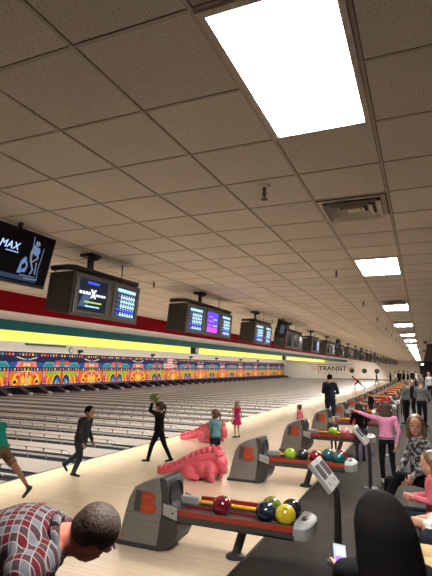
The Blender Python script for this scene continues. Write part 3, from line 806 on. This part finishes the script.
# ------------------------------------------------------------------ people
SK = {'light': mat('skin_light', (.40,.20,.13), .55), 'tan': mat('skin_tan', (.28,.14,.085), .55), 'red': mat('skin_flushed', (.42,.14,.09), .55)}
HR = {'black': mat('hair_black', (.003,.0026,.0024), .85, var=.4, vscale=120, bump=.25), 'brown': mat('hair_brown', (.030,.016,.009), .65, var=.4, vscale=70, bump=.6),
      'lbrown': mat('hair_light_brown', (.10,.055,.028), .5, var=.3, vscale=50), 'blond': mat('hair_blond', (.26,.16,.075), .5, var=.25, vscale=50), 'grey': mat('cap_grey', (.11,.11,.11), .8)}
eye_m = mat('eye_dark', (.012,.009,.008), .2); eyew = mat('eye_white', (.30,.25,.22), .4); lip = mat('lips', (.40,.11,.09), .5)
def cl(name, c, var=.12): return mat('cloth_'+name, c, .85, var=var, vscale=14)
BLACK = cl('black', (.006,.006,.0065)); JEANS = cl('dark_jeans', (.013,.016,.023)); NAVY = cl('navy', (.012,.016,.028)); GREY = cl('grey', (.07,.073,.07))
SHOE = cl('dark_shoes', (.012,.012,.012)); WSHOE = cl('white_shoes', (.45,.44,.42))
DEF = dict(P=(0,0,.52), C=(0,.0,.70), N=(0,-.01,.83), Hd=(0,.02,.925),
    shL=(-.112,0,.80), shR=(.112,0,.80), elL=(-.150,-.015,.635), elR=(.150,-.015,.635), wrL=(-.155,.035,.485), wrR=(.155,.035,.485),
    hpL=(-.055,0,.50), hpR=(.055,0,.50), knL=(-.062,.015,.28), knR=(.062,.015,.28), anL=(-.064,-.01,.048), anR=(.064,-.01,.048),
    toL=(-.070,.095,.018), toR=(.070,.095,.018))
def person(label, loc, face, H, J=None, top=BLACK, sleeve='long', pants=JEANS, legs='long', shoe=SHOE, skin='light', hair='brown', style='short',
           hf=(0,1,0), hu=(0,0,1), hs=1.0, vox=.012, fat=1.0, group=None, skirt=None, curl=.5, extra=None, handdir=None, smooth=3, belly=None, collar=None):
    j = {k: V(v)*H for k, v in {**DEF, **(J or {})}.items()}
    skm = SK[skin]; mats = []; b = MB()
    def mi(m):
        if m not in mats: mats.append(m)
        return mats.index(m)
    k = H*fat
    sd_h = (j['hpR']-j['hpL']).normalized(); sd_s = (j['shR']-j['shL']).normalized()
    # torso: bezier through pelvis, chest, neck
    P0, P1, P2 = j['P'], j['C'], j['N']; ctl = P1*2-(P0+P2)*.5
    def spn(t): return P0*(1-t)**2+ctl*2*t*(1-t)+P2*t*t
    WD = [(0,.088,.062),(.12,.092,.066),(.3,.080,.060),(.5,.080,.056),(.7,.094,.062),(.85,.104,.058),(.95,.075,.046),(1,.045,.040)]
    def wd(t):
        for (a, w0, d0_), (c, w1, d1_) in zip(WD[:-1], WD[1:]):
            if a <= t <= c: q = (t-a)/(c-a); return w0+(w1-w0)*q, d0_+(d1_-d0_)*q
        return WD[-1][1:]
    def tors(t0, t1, m, grow):
        rg = []
        n = max(3, int((t1-t0)*18))
        for i in range(n+1):
            t = t0+(t1-t0)*i/n; c = spn(t); tg = (spn(min(t+.02,1.02))-spn(t-.02)).normalized()
            s = sd_h.lerp(sd_s, min(1,max(0,t))); s = (s-tg*s.dot(tg)).normalized(); dp = tg.cross(s)*-1
            w, d = wd(max(0,min(1,t))); rg.append((c, s*w*k*grow, dp*d*k*grow))
        b.loft(rg, 24, m)
    tors(-.06,.13, mi(pants), .99); tors(.09, 1.0, mi(top), 1.05)
    if belly: pass
    for s in 'LR':
        hp, kn, an, to = j['hp'+s], j['kn'+s], j['an'+s], j['to'+s]
        lm = mi(pants) if legs != 'bare' else mi(skm); cm = mi(pants) if legs == 'long' else mi(skm)
        b.caps(hp if legs != 'shorts' else hp.lerp(kn,.5), kn, (.050 if legs != 'shorts' else .042)*k, .035*k, 14, mi(pants) if legs == 'long' else mi(skm))
        if legs == 'shorts': b.caps(hp, hp.lerp(kn,.55), .056*k, .050*k, 14, mi(pants))
        b.caps(kn, an+(kn-an)*.02, .034*k if legs == 'long' else .031*k, .026*k if legs == 'long' else .019*k, 12, cm)
        mid = kn.lerp(an,.3)
        hl = an-(to-an).normalized()*.022*H; hl = V((hl.x,hl.y,hl.z))
        dn = (an-kn).normalized()
        sole = an+dn*.022*H
        b.caps(an, sole, .024*H, .022*H, 10, mi(shoe)); b.caps(sole-(to-sole).normalized()*.02*H, to, .024*H, .020*H, 10, mi(shoe), flat=.85)
        sh, el, wr = j['sh'+s], j['el'+s], j['wr'+s]
        full = mi(top); skn = mi(skm)
        b.caps(j['N'].lerp(sh,.45)-V((0,0,.012*H)), sh, .040*k, .036*k, 12, full)
        if sleeve == 'long':
            b.caps(sh, el, .035*k, .028*k, 12, full); b.caps(el, wr, .0275*k, .021*k, 12, full)
        elif sleeve == 'short':
            b.caps(sh.lerp(el,.4), el, .026*k, .022*k, 12, skn); b.caps(sh, sh.lerp(el,.5), .037*k, .034*k, 12, full); b.caps(el, wr, .022*k, .015*k, 12, skn)
        else:
            b.caps(sh, el, .029*k, .022*k, 12, skn); b.caps(el, wr, .022*k, .015*k, 12, skn)
        # hand
        d = ((handdir or {}).get(s)); d = V(d).normalized() if d else (wr-el).normalized()
        sd = (V((0,1,0)) if abs(d.y) < .7 else V((0,0,1))); sd = (sd-d*sd.dot(d)).normalized(); nrm = d.cross(sd)*(1 if s == 'R' else -1)
        pw = .052*H; fr = max(.0062*H, vox*.85)
        pc = wr+d*.012*H
        b.caps(wr-d*.02*H, pc, .0145*H, .017*H, 10, skn)
        b.caps(pc, pc+d*.035*H, .021*H, .024*H, 12, skn, flat=.55, side=sd)
        base = pc+d*.05*H
        for q, (off, ln) in enumerate(((-.019,.036),(-.0065,.042),(.0065,.040),(.019,.031))):
            a = base+sd*off*H; m1 = a+(d*math.cos(curl*.5)-nrm*math.sin(curl*.5))*ln*.55*H; m2_ = m1+(d*math.cos(curl*1.5)-nrm*math.sin(curl*1.5))*ln*.55*H
            b.caps(a-d*.015*H, m1, fr, fr*.95, 8, skn); b.caps(m1, m2_, fr*.95, fr*.8, 8, skn)
        a = pc-sd*.020*H+d*.006*H; m1 = a+(d*.75-sd*.6-nrm*.35).normalized()*.026*H; m2_ = m1+(d*.95-sd*.1-nrm*.4).normalized()*.020*H
        b.caps(a, m1, fr*1.25, fr*1.1, 8, skn); b.caps(m1, m2_, fr*1.1, fr*.9, 8, skn)
    if skirt:
        m, ln, wdn = skirt; rg = []
        for i in range(8):
            t = i/7; c = j['P']+V((0,0,(.06-t*ln)*H)); rr = (.085+(wdn-.085)*t)*H; rg.append((c, V((rr,0,0)), V((0,rr*.8,0))))
        b.loft(rg, 22, mi(m))
    # head
    f = V(hf).normalized(); u = V(hu); u = (u-f*u.dot(f)).normalized(); rt = f.cross(u); hc = j['Hd']
    M3 = MX((rt, f, u)).transposed(); hh = .142*H*hs
    def hp_(x, y, z): return hc+(rt*x+f*y+u*z)*hh
    sk_ = mi(skm)
    b.caps(j['N']-(hc-j['N']).normalized()*.02*H, hp_(0,-.10,-.20), .030*k, .030*k, 12, sk_)
    b.ell(hp_(0,-.02,.12), (.35*hh,.42*hh,.39*hh), 20, 14, sk_, M3); b.ell(hp_(0,.07,-.17), (.285*hh,.31*hh,.34*hh), 18, 12, sk_, M3); b.ell(hp_(0,.20,-.40), (.14*hh,.15*hh,.10*hh), 12, 8, sk_, M3)
    b.caps(hp_(0,.36,.06), hp_(0,.45,-.10), .035*hh, .065*hh, 8, sk_)
    for s in (-1,1): b.ell(hp_(s*.345,-.04,-.03), (.045*hh,.09*hh,.13*hh), 10, 8, sk_, M3)
    lab_v = [0]*len(b.v)
    for fc, m in zip(b.f, b.mi):
        for i in fc: lab_v[i] = m
    me = remesh(b, vox, smooth)
    kd = kdtree.KDTree(len(b.v))
    for i, v in enumerate(b.v): kd.insert(v, i)
    kd.balance()
    me.materials.clear()
    for m in mats: me.materials.append(m)
    me.polygons.foreach_set('material_index', [lab_v[kd.find(p.center)[1]] for p in me.polygons])
    me.name = 'person'
    o = bpy.data.objects.new('person', me); COL.objects.link(o); o.location = loc; o.rotation_euler = (0,0,R(face)-PI/2)
    tag(o, label, 'person', group)
    if collar:
        ax = (hc-j['N']).normalized(); c0 = j['N']+ax*.012*H; a1 = ax.orthogonal().normalized(); a2 = ax.cross(a1); cm_ = MB()
        cm_.tube([c0+(a1*math.cos(2*PI*i/18)+a2*math.sin(2*PI*i/18))*  .041*k for i in range(19)], .012*H, 8, 0)
        cm_.build('collar', collar, o, smooth=True)
    # face
    for s in (-1,1):
        MB().ell(hp_(s*.145,.355,.03), (.062*hh,.035*hh,.038*hh), 10, 8, 0, M3).ell(hp_(s*.145,.382,.03), (.030*hh,.015*hh,.032*hh), 8, 6, 1, M3).build('eye', [eyew, eye_m], o, smooth=True)
        MB().ell(hp_(s*.15,.375,.125), (.085*hh,.03*hh,.018*hh), 8, 6, 0, M3).build('eyebrow', HR[hair], o, smooth=True)
    MB().ell(hp_(0,.385,-.245), (.105*hh,.03*hh,.03*hh), 12, 6, 0, M3).build('mouth', lip, o, smooth=True)
    # hair
    hb = MB()
    hb.ell(hp_(0,-.075,.165), (.395*hh,.43*hh,.40*hh), 20, 14, 0, M3); hb.ell(hp_(0,-.16,-.02 if style != 'short' else .04), (.355*hh,.34*hh,(.36 if style != 'short' else .31)*hh), 18, 12, 0, M3)
    if style == 'cap':
        hb = MB(); hb.ell(hp_(0,-.02,.20), (.40*hh,.47*hh,.36*hh), 20, 14, 0, M3); hb.caps(hp_(0,.25,.22), hp_(0,.62,.15), .25*hh, .2*hh, 12, 0, flat=.2, side=rt)
    back = -f; back = V((back.x, back.y, 0)); back = back.normalized() if back.length > .1 else V((0,-1,0))
    if style in ('long','verylong'):
        L = .10*H if style == 'long' else .24*H
        c0_ = hp_(0,-.22,.0)
        rg = []
        for i in range(9):
            t = i/8
            c = c0_+V((0,0,-1))*(L+.10*hh)*t+back*(.06*hh*math.sin(t*PI))
            ww = (.40+.10*math.sin(t*PI*.8))*hh*(1-.25*max(0,t-.7)/.3); rg.append((c, rt*ww, back*(.24+.02*t)*hh*(1-.35*t)))
        hb.loft(rg, 22)
        if style == 'verylong':
            hb = MB()
            rg = []; n = 26; dome = .78*hh; L2 = .44*H
            for i in range(n):
                d_ = L2*(i/(n-1))**1.6+.004
                q = min(1, d_/dome); e = math.sqrt(max(.002, 1-(1-q)**2)); gr = max(0, d_-dome*.4)/(L2-dome*.4)
                c = hp_(0,-.15,.64)+V((0,0,-1))*d_+back*(.62*hh*min(1,gr*1.6))
                rg.append((c, rt*(.61*e+.24*gr)*hh, back*(.62*e-.16*gr)*hh))
            hb.loft(rg, 28)
        for s in (-1,1): hb.caps(hp_(s*.36,-.02,.15), hp_(s*.40,.02,-.55 if style == 'long' else -.8), .085*hh, .075*hh, 10)
    if style == 'pony':
        hb.caps(hp_(0,-.42,.22), hp_(0,-.66,.08), .09*hh, .13*hh, 10); hb.caps(hp_(0,-.66,.08), hp_(0,-.66,-.5)+back*.05*hh, .13*hh, .05*hh, 10)
    if style == 'bun': hb.ell(hp_(0,-.42,.40), (.17*hh,)*3, 12, 8)
    hm = remesh(hb, max(vox*.9, .006), 2); hm.materials.clear(); hm.materials.append(HR[hair]); hm.name = 'hair'
    ho = bpy.data.objects.new('hair' if style != 'cap' else 'cap', hm); COL.objects.link(ho); ho.parent = o
    return o
def W(o, p):    # nothing but a reader aid: local point of a person to world
    return o.matrix_basis @ V(p)

STEP = dict(knL=(-.06,.10,.29), anL=(-.06,.12,.048), toL=(-.065,.22,.02), knR=(.06,-.03,.28), anR=(.06,-.17,.085), toR=(.065,-.09,.02), hpL=(-.055,0,.495), hpR=(.055,0,.495), P=(0,0,.51))
SIT = dict(P=(0,0,.05), C=(0,.02,.23), N=(0,.0,.355), Hd=(0,.03,.45), shL=(-.112,0,.325), shR=(.112,0,.325), elL=(-.14,.06,.18), elR=(.14,.06,.18), wrL=(-.07,.17,.10), wrR=(.07,.17,.10),
           hpL=(-.055,0,.05), hpR=(.055,0,.05), knL=(-.075,.245,.06), knR=(.075,.245,.06), anL=(-.075,.25,-.175), anR=(.075,.25,-.175), toL=(-.08,.34,-.205), toR=(.08,.34,-.205))
exec_people = True
#PEOPLE_BEGIN
PINK = cl('soft_pink', (.40,.15,.25)); HOT = cl('hot_pink', (.60,.02,.12)); CORAL = cl('coral_pink', (.42,.10,.125)); TEALC = cl('teal', (.10,.24,.25)); GREENC = cl('emerald', (.01,.17,.13)); MAGC = cl('magenta', (.34,.02,.10))
BRN = cl('brown_shorts', (.115,.065,.035)); PURP = cl('purple_leggings', (.045,.018,.075)); REDC = cl('red', (.45,.03,.035)); WHT = cl('white', (.55,.53,.50)); KHAKI = cl('khaki', (.34,.235,.13)); DGREY = cl('dark_grey', (.045,.047,.05))
CAMO = NB('cloth_marled_grey', .9); CAMO.col(CAMO.mix(CAMO.ramp(CAMO.noise(22,4), .46, .54, 0, 1), (.008,.008,.009), (.22,.22,.22))); CAMO = CAMO.m
JKT = NB('cloth_mottled_jacket', .9); JKT.col(JKT.mix(JKT.ramp(JKT.noise(9,4), .4, .6, 0, 1), (.045,.05,.043), (.10,.105,.09))); JKT = JKT.m
PLAID = plaid_mat((1,0,0), (0,.96,.28))
def j(base, **k): d = dict(base); d.update(k); return d
# foreground
person('man in a maroon and grey plaid shirt bending forward at bottom left', (-1.83,1.42,.40), 24, 1.67,
    j(DEF, P=(0,-.02,.50), C=(0,.145,.555), N=(0,.285,.572), Hd=(-.012,.380,.580), shL=(-.130,.262,.545), shR=(.130,.262,.545), elL=(-.17,.20,.42), elR=(.17,.20,.42), wrL=(-.12,.30,.35), wrR=(.12,.30,.35)),
    top=PLAID, hair='brown', skin='red', hf=(-.50,.60,-.62), hu=(.15,.62,.76), vox=.009, fat=1.25, hs=.95, collar=PLAID, curl=.6)
struct(MB().box(-.75,.35,1.95,2.5,.4,.745).build('low_bench', carpet))  # unseen low bench that the long-haired girl sits on
ph_girl = person('girl with very long black hair, seen from behind, holding up a phone', (-.185,2.24,.745), 104, 1.42,
    j(SIT, wrL=(-.135,.185,.19), elL=(-.175,.05,.13), wrR=(.09,.20,.09), Hd=(-.0,.035,.455)), top=BLACK, pants=BLACK, hair='black', style='verylong', hf=(-.25,1,-.35), hu=(0,.35,1), hs=1.0, vox=.007, curl=.75, handdir={'L': (.22,.18,.95)})
p = thing('smartphone', 'black smartphone with a lit screen held by the long-haired girl', 'phone', (-.405,2.50,1.075))
p.rotation_euler = (R(-38), R(12), R(30))
MB().box(-.034,.034,-.004,.004,0,.138).build('case', dark_m, p, bevel=.003)
s_ = MB(); s_.box(-.032,.032,-.0055,-.004,.012,.133); s_.box(-.026,.026,-.0062,-.0055,.03,.075,1); s_.box(-.02,.024,-.0062,-.0055,.085,.12,2)
s_.build('screen', [mat('phone_glow', (.05,.05,.05), .3, emit=(.35,.42,.55), es=1), mat('phone_violet', (.05,.02,.05), .3, emit=(.35,.12,.5), es=1), mat('phone_white', (.05,.05,.05), .3, emit=(.7,.72,.75), es=1)], p)
# on the benches at the right
bn = thing('bench', 'tan bench along the right edge under the seated girls', 'bench', (.28,4.6,.4))
MB().box(-.25,.25,-1.45,1.75,.28,.35).build('seat', mat('tan_laminate', (.36,.25,.14), .5), bn, bevel=.01)
for x in (-.2,.2):
    for y in (-1.35,1.65): MB().box(x-.03,x+.03,y-.03,y+.03,0,.28).build('leg', dark_m, bn)
person('seated person in tan trousers at the lower right edge', (.30,3.52,.76), 180, 1.62, j(SIT, knL=(-.09,.255,.06), knR=(.06,.255,.06), elL=(-.16,-.06,.19), elR=(.16,-.06,.19), wrL=(-.15,-.04,.10), wrR=(.15,-.04,.10)), top=BLACK, pants=KHAKI, hair='brown', group=None)
person('seated person in dark trousers and a white sleeve at right edge', (.36,4.06,.76), 180, 1.6, j(SIT, wrL=(-.05,.235,.115), wrR=(.05,.225,.115), elL=(-.13,.10,.14), elR=(.13,.10,.14)), top=WHT, pants=JEANS, hair='brown', style='long', skin='light')
person('girl in a coral pink top sitting at the right edge, facing the lanes', (.06,4.62,.76), 178, 1.11, j(SIT, wrL=(-.03,.17,.19), wrR=(.03,.17,.19), elL=(-.13,.04,.19), elR=(.13,.04,.19)), top=CORAL, pants=JEANS, hair='lbrown', style='long', hf=(-.1,1,-.1), hs=1.22, vox=.009)
person('girl in a black and silver hoodie sitting and facing the camera', (-.06,6.0,.76), 205, 1.47, j(SIT, knL=(-.10,.22,.10), anL=(-.09,.34,-.12), toL=(-.09,.42,-.16), knR=(.06,.235,.03), elL=(-.16,.02,.19), wrL=(-.13,.13,.10), wrR=(.10,.14,.08)), top=CAMO, pants=BLACK, hair='lbrown', style='long', hf=(-.88,.48,.0), hs=1.08, vox=.008)
person('girl in a pale pink top standing by the second console, arm stretched left', (-.66,9.45,0), 100, 1.43, j(DEF, elL=(-.215,.03,.825), wrL=(-.325,.07,.865), shL=(-.115,0,.80), elR=(.15,-.03,.64), wrR=(.12,-.02,.50), anL=(-.05,.04,.048), toL=(-.055,.14,.018), anR=(.075,-.06,.055), toR=(.08,.04,.02)), top=PINK, pants=BLACK, shoe=WSHOE, hair='brown', style='long', hs=1.12, vox=.009)
person('child in a dark top and purple leggings at the end of the third rack', (-1.36,11.45,0), 120, 1.28, j(DEF, elL=(-.13,.08,.66), wrL=(-.08,.17,.62), elR=(.13,.02,.64), wrR=(.12,.08,.51)), top=BLACK, pants=PURP, hair='brown', style='long', hs=1.15, vox=.011, fat=.9)
person('small child peeking over the balls on the third rack', (-2.18,12.80,0), 270, .78, DEF, top=DGREY, hair='lbrown', hs=1.35, vox=.009)
# on the approach
person('girl in a green top and brown shorts running at the left edge', (-5.84,5.5,0), 178, 1.40, j(DEF, N=(0,.13,.81), C=(0,.06,.69), Hd=(0,.19,.895), shL=(-.112,.125,.78), shR=(.112,.125,.78), knL=(-.06,.21,.36) and (-.06,.10,.29), anL=(-.06,.04,.05), toL=(-.065,.14,.02),
    knR=(.06,-.20,.345), anR=(.06,-.365,.195), toR=(.062,-.31,.10), elL=(-.15,.24,.64), elR=(.15,.20,.62), wrL=(-.12,.32,.58), wrR=(.13,.30,.60)), top=GREENC, sleeve='short', pants=BRN, legs='shorts', shoe=DGREY, skin='tan', hair='brown', style='long', hs=1.1, vox=.009)
person('boy in a grey sweater with black sleeves walking back from the lanes', (-5.93,7.45,0), 2, 1.28, j(STEP, P=(0,0,.50), C=(0,.03,.68), N=(0,.07,.81), Hd=(0,.125,.905), shL=(-.108,.06,.785), shR=(.108,.06,.785), elL=(-.135,.02,.64), wrL=(-.135,.09,.50), elR=(.135,.05,.635), wrR=(.13,.12,.50), hpL=(-.055,0,.48), hpR=(.055,0,.48), knL=(-.06,-.09,.29), anL=(-.06,-.31,.13), toL=(-.06,-.27,.045), knR=(.06,.04,.27), anR=(.06,-.06,.05), toR=(.062,.04,.02)), top=cl('boy_sweater', (.022,.022,.025)), pants=cl('blue_jeans', (.022,.030,.045)), hair='black', skin='tan', hs=1.18, vox=.008, fat=1.3)
bg = person('girl dressed in black stepping forward with a ball held over her head', (-5.28,9.22,0), 180, 1.29, j(DEF, P=(0,0,.50), hpL=(-.055,0,.48), hpR=(.055,0,.48), knL=(-.06,.10,.27), anL=(-.06,.16,.048), toL=(-.065,.26,.02), knR=(.06,-.08,.275), anR=(.06,-.20,.07), toR=(.065,-.11,.02),
    N=(0,-.01,.80), C=(0,0,.67), Hd=(0,-.0,.895), shL=(-.108,.0,.785), shR=(.108,0,.785), elL=(-.125,.115,.84), elR=(.125,.115,.84), wrL=(-.075,.11,.945), wrR=(.075,.11,.945)), top=BLACK, pants=BLACK, hair='brown', style='pony', hs=1.15, vox=.008, fat=1.15, handdir={'L': (.35,.05,1), 'R': (-.35,.05,1)})
ball('olive', -5.28-.145, 9.22, 'olive bowling ball held overhead by the girl in black', None, False, 0, 1.345)
person('girl in a teal shirt standing behind the nearer dinosaur ramp', (-3.88,9.05,0), 165, 1.17, j(DEF, elL=(-.15,.06,.64), wrL=(-.10,.14,.56), elR=(.15,.06,.64), wrR=(.10,.14,.56)), top=TEALC, sleeve='short', pants=JEANS, hair='lbrown', style='pony', hs=1.2, vox=.009, fat=1.2)
person('small girl in a magenta dress by the farther dinosaur ramp', (-5.05,13.35,0), 150, 1.04, DEF, top=MAGC, sleeve='none', pants=MAGC, legs='bare', hair='blond', style='long', hs=1.22, skirt=(MAGC,.22,.155), vox=.010)
person('toddler in a pink top behind the third ball return', (-3.32,13.9,0), 165, .97, DEF, top=CORAL, hair='brown', style='bun', hs=1.25, vox=.010)
person('man in navy clothes standing with his back to the camera on the approach', (-3.12,17.75,0), 75, 1.82, j(DEF, elL=(-.16,.03,.64), wrL=(-.05,.12,.62), elR=(.16,.03,.64), wrR=(.05,.12,.62)), top=NAVY, pants=NAVY, hair='black', vox=.013, fat=1.2)
person('bowler in a red top lunging toward the lanes far away', (-6.0,50,0), 172, 1.62, j(DEF, P=(0,-.02,.46), C=(0,.12,.58), N=(0,.24,.66), Hd=(0,.31,.72), shL=(-.11,.21,.65), shR=(.11,.21,.65), elL=(-.25,.22,.62), wrL=(-.36,.2,.62), elR=(.12,.24,.5), wrR=(.12,.36,.45), hpL=(-.05,-.02,.45), hpR=(.05,-.02,.45), knL=(-.06,.16,.28), anL=(-.06,.16,.05), toL=(-.06,.26,.02), knR=(.06,-.2,.26), anR=(.0,-.40,.10), toR=(.0,-.36,.02)), top=REDC, pants=BLACK, hair='black', vox=.02)
person('dark-clad bowler striding at the far end of the approach', (-5.35,64,0), 176, 1.5, j(STEP, anR=(.06,-.22,.10), anL=(-.06,.16,.048), toL=(-.065,.26,.02)), top=BLACK, pants=BLACK, hair='black', vox=.02)
person('person in black standing at the far end of the approach', (-3.78,65.6,0), 200, 1.6, j(DEF, elL=(-.17,.1,.68), wrL=(-.14,.22,.68)), top=BLACK, pants=BLACK, hair='black', vox=.02)
person('person in a white shirt beside the one in black, far end', (-3.2,66.4,0), 190, 1.76, DEF, top=WHT, pants=BLACK, hair='brown', vox=.02)
gq = 'dark-clothed people gathered at the far end'
for i, (x, y, h) in enumerate(((-2.62,62.4,1.85),(-2.1,62.4,1.9),(-1.62,62.0,1.75),(-1.12,62.3,1.9))):
    person('person in dark clothes in the group at the far end of the hall', (x,y,0), 120+40*i, h, DEF, top=BLACK, pants=BLACK, hair='black', vox=.02, group=gq, fat=1.15)
person('person in a pale shirt right of the dark group, far end', (-.75,62.6,0), 200, 1.8, DEF, top=WHT, pants=BLACK, hair='brown', vox=.02)
# along the consoles
person('person in a mottled grey jacket standing right of the consoles', (-.62,19.8,0), 150, 1.62, j(DEF, elL=(-.16,.06,.63), wrL=(-.08,.16,.58), elR=(.16,.06,.63), wrR=(.08,.16,.58)), top=JKT, pants=BLACK, hair='grey', vox=.013, fat=1.15)
person('person in a grey sweater and grey cap at the right', (-.08,19.2,0), 65, 1.66, j(DEF, elL=(-.16,.03,.63), wrL=(-.12,.14,.56), elR=(.16,.03,.63), wrR=(.12,.14,.56)), top=GREY, pants=BLACK, hair='grey', style='cap', vox=.013, fat=1.18)
person('brown-haired person behind the one in the grey jacket', (-.42,23.3,0), 160, 1.55, DEF, top=BLACK, pants=BLACK, hair='lbrown', style='long', vox=.016)
person('child in a dark top leaning at the far racks', (-1.98,20.6,0), 150, 1.12, DEF, top=BLACK, pants=JEANS, hair='brown', vox=.014, hs=1.15)
person('child in a red top with arms reaching over a far rack', (-1.40,20.8,0), 165, 1.10, j(DEF, elL=(-.13,.12,.72), wrL=(-.12,.24,.68), elR=(.13,.12,.72), wrR=(.12,.24,.68)), top=REDC, pants=JEANS, hair='brown', vox=.014, hs=1.15)
person('tall person in a white top at the far right edge', (.40,33,0), 240, 1.9, DEF, top=cl('pale_grey', (.26,.25,.24)), pants=BLACK, hair='brown', vox=.018)
person('person in a dark coat at the right beside the white top', (-.02,32.0,0), 200, 1.72, DEF, top=DGREY, pants=BLACK, hair='brown', vox=.018)
person('person in dark red at the right, farther back', (-.12,36,0), 190, 1.72, DEF, top=cl('dark_red', (.11,.02,.02)), pants=BLACK, hair='black', vox=.018)
#PEOPLE_END
# ------------------------------------------------------------------ light
def area(loc, sx, sy, e, rot=(0,0,0), col=(1,.965,.92)):
    l = bpy.data.lights.new('strip_light', 'AREA'); l.shape = 'RECTANGLE'; l.size = sx; l.size_y = sy; l.energy = e; l.color = col
    o = bpy.data.objects.new('strip_light', l); COL.objects.link(o); o.location = loc; o.rotation_euler = rot; return o
NS = 10; seg = (YF-2.5-3.2)/NS
for i in range(NS):
    y = 3.2+seg*(i+.5)
    area((-8.02, y, 3.44), .12, seg, 285)                          # tubes behind the red valance
    area((-7.95, y, 3.19), .12, seg, 170, (0, R(112), 0))
    area((-13.15, y, 3.26), .12, seg, 55, (0, R(105), 0))         # behind the teal valance
    area((-17.35, y, 3.22), .12, seg, 135, (0, R(84), 0))         # behind the yellow band, over the murals
w = bpy.data.worlds.new('world'); sc.world = w; w.use_nodes = True
w.node_tree.nodes['Background'].inputs[0].default_value = (.02,.018,.016,1)
# ------------------------------------------------------------------ camera
cam = bpy.data.cameras.new('camera'); co = bpy.data.objects.new('camera', cam); COL.objects.link(co); sc.camera = co
yaw, pitch, roll, fpx = R(-23.4316), R(9.3803), R(.91478), 472.12
fw0 = V((math.sin(yaw), math.cos(yaw), 0)); r0 = V((math.cos(yaw), -math.sin(yaw), 0)); u0 = V((0,0,1))
f_ = fw0*math.cos(pitch)+u0*math.sin(pitch); u_ = -fw0*math.sin(pitch)+u0*math.cos(pitch)
r_ = r0*math.cos(roll)+u_*math.sin(roll); u2 = -r0*math.sin(roll)+u_*math.cos(roll)
co.matrix_world = MX.Translation((0,0,2.05)) @ MX((r_, u2, -f_)).transposed().to_4x4()
cam.sensor_fit = 'VERTICAL'; cam.sensor_height = 36; cam.lens = fpx/576*36; cam.clip_end = 300; cam.clip_start = .05
vs = sc.view_settings; vs.view_transform = 'Standard'; vs.look = 'None'; vs.exposure = .72; vs.gamma = 1; vs.use_curve_mapping = False
sc.cycles.use_denoising = True
sc.cycles.max_bounces = 8; sc.cycles.diffuse_bounces = 6; sc.cycles.sample_clamp_indirect = 20; sc.cycles.caustics_reflective = False; sc.cycles.caustics_refractive = False
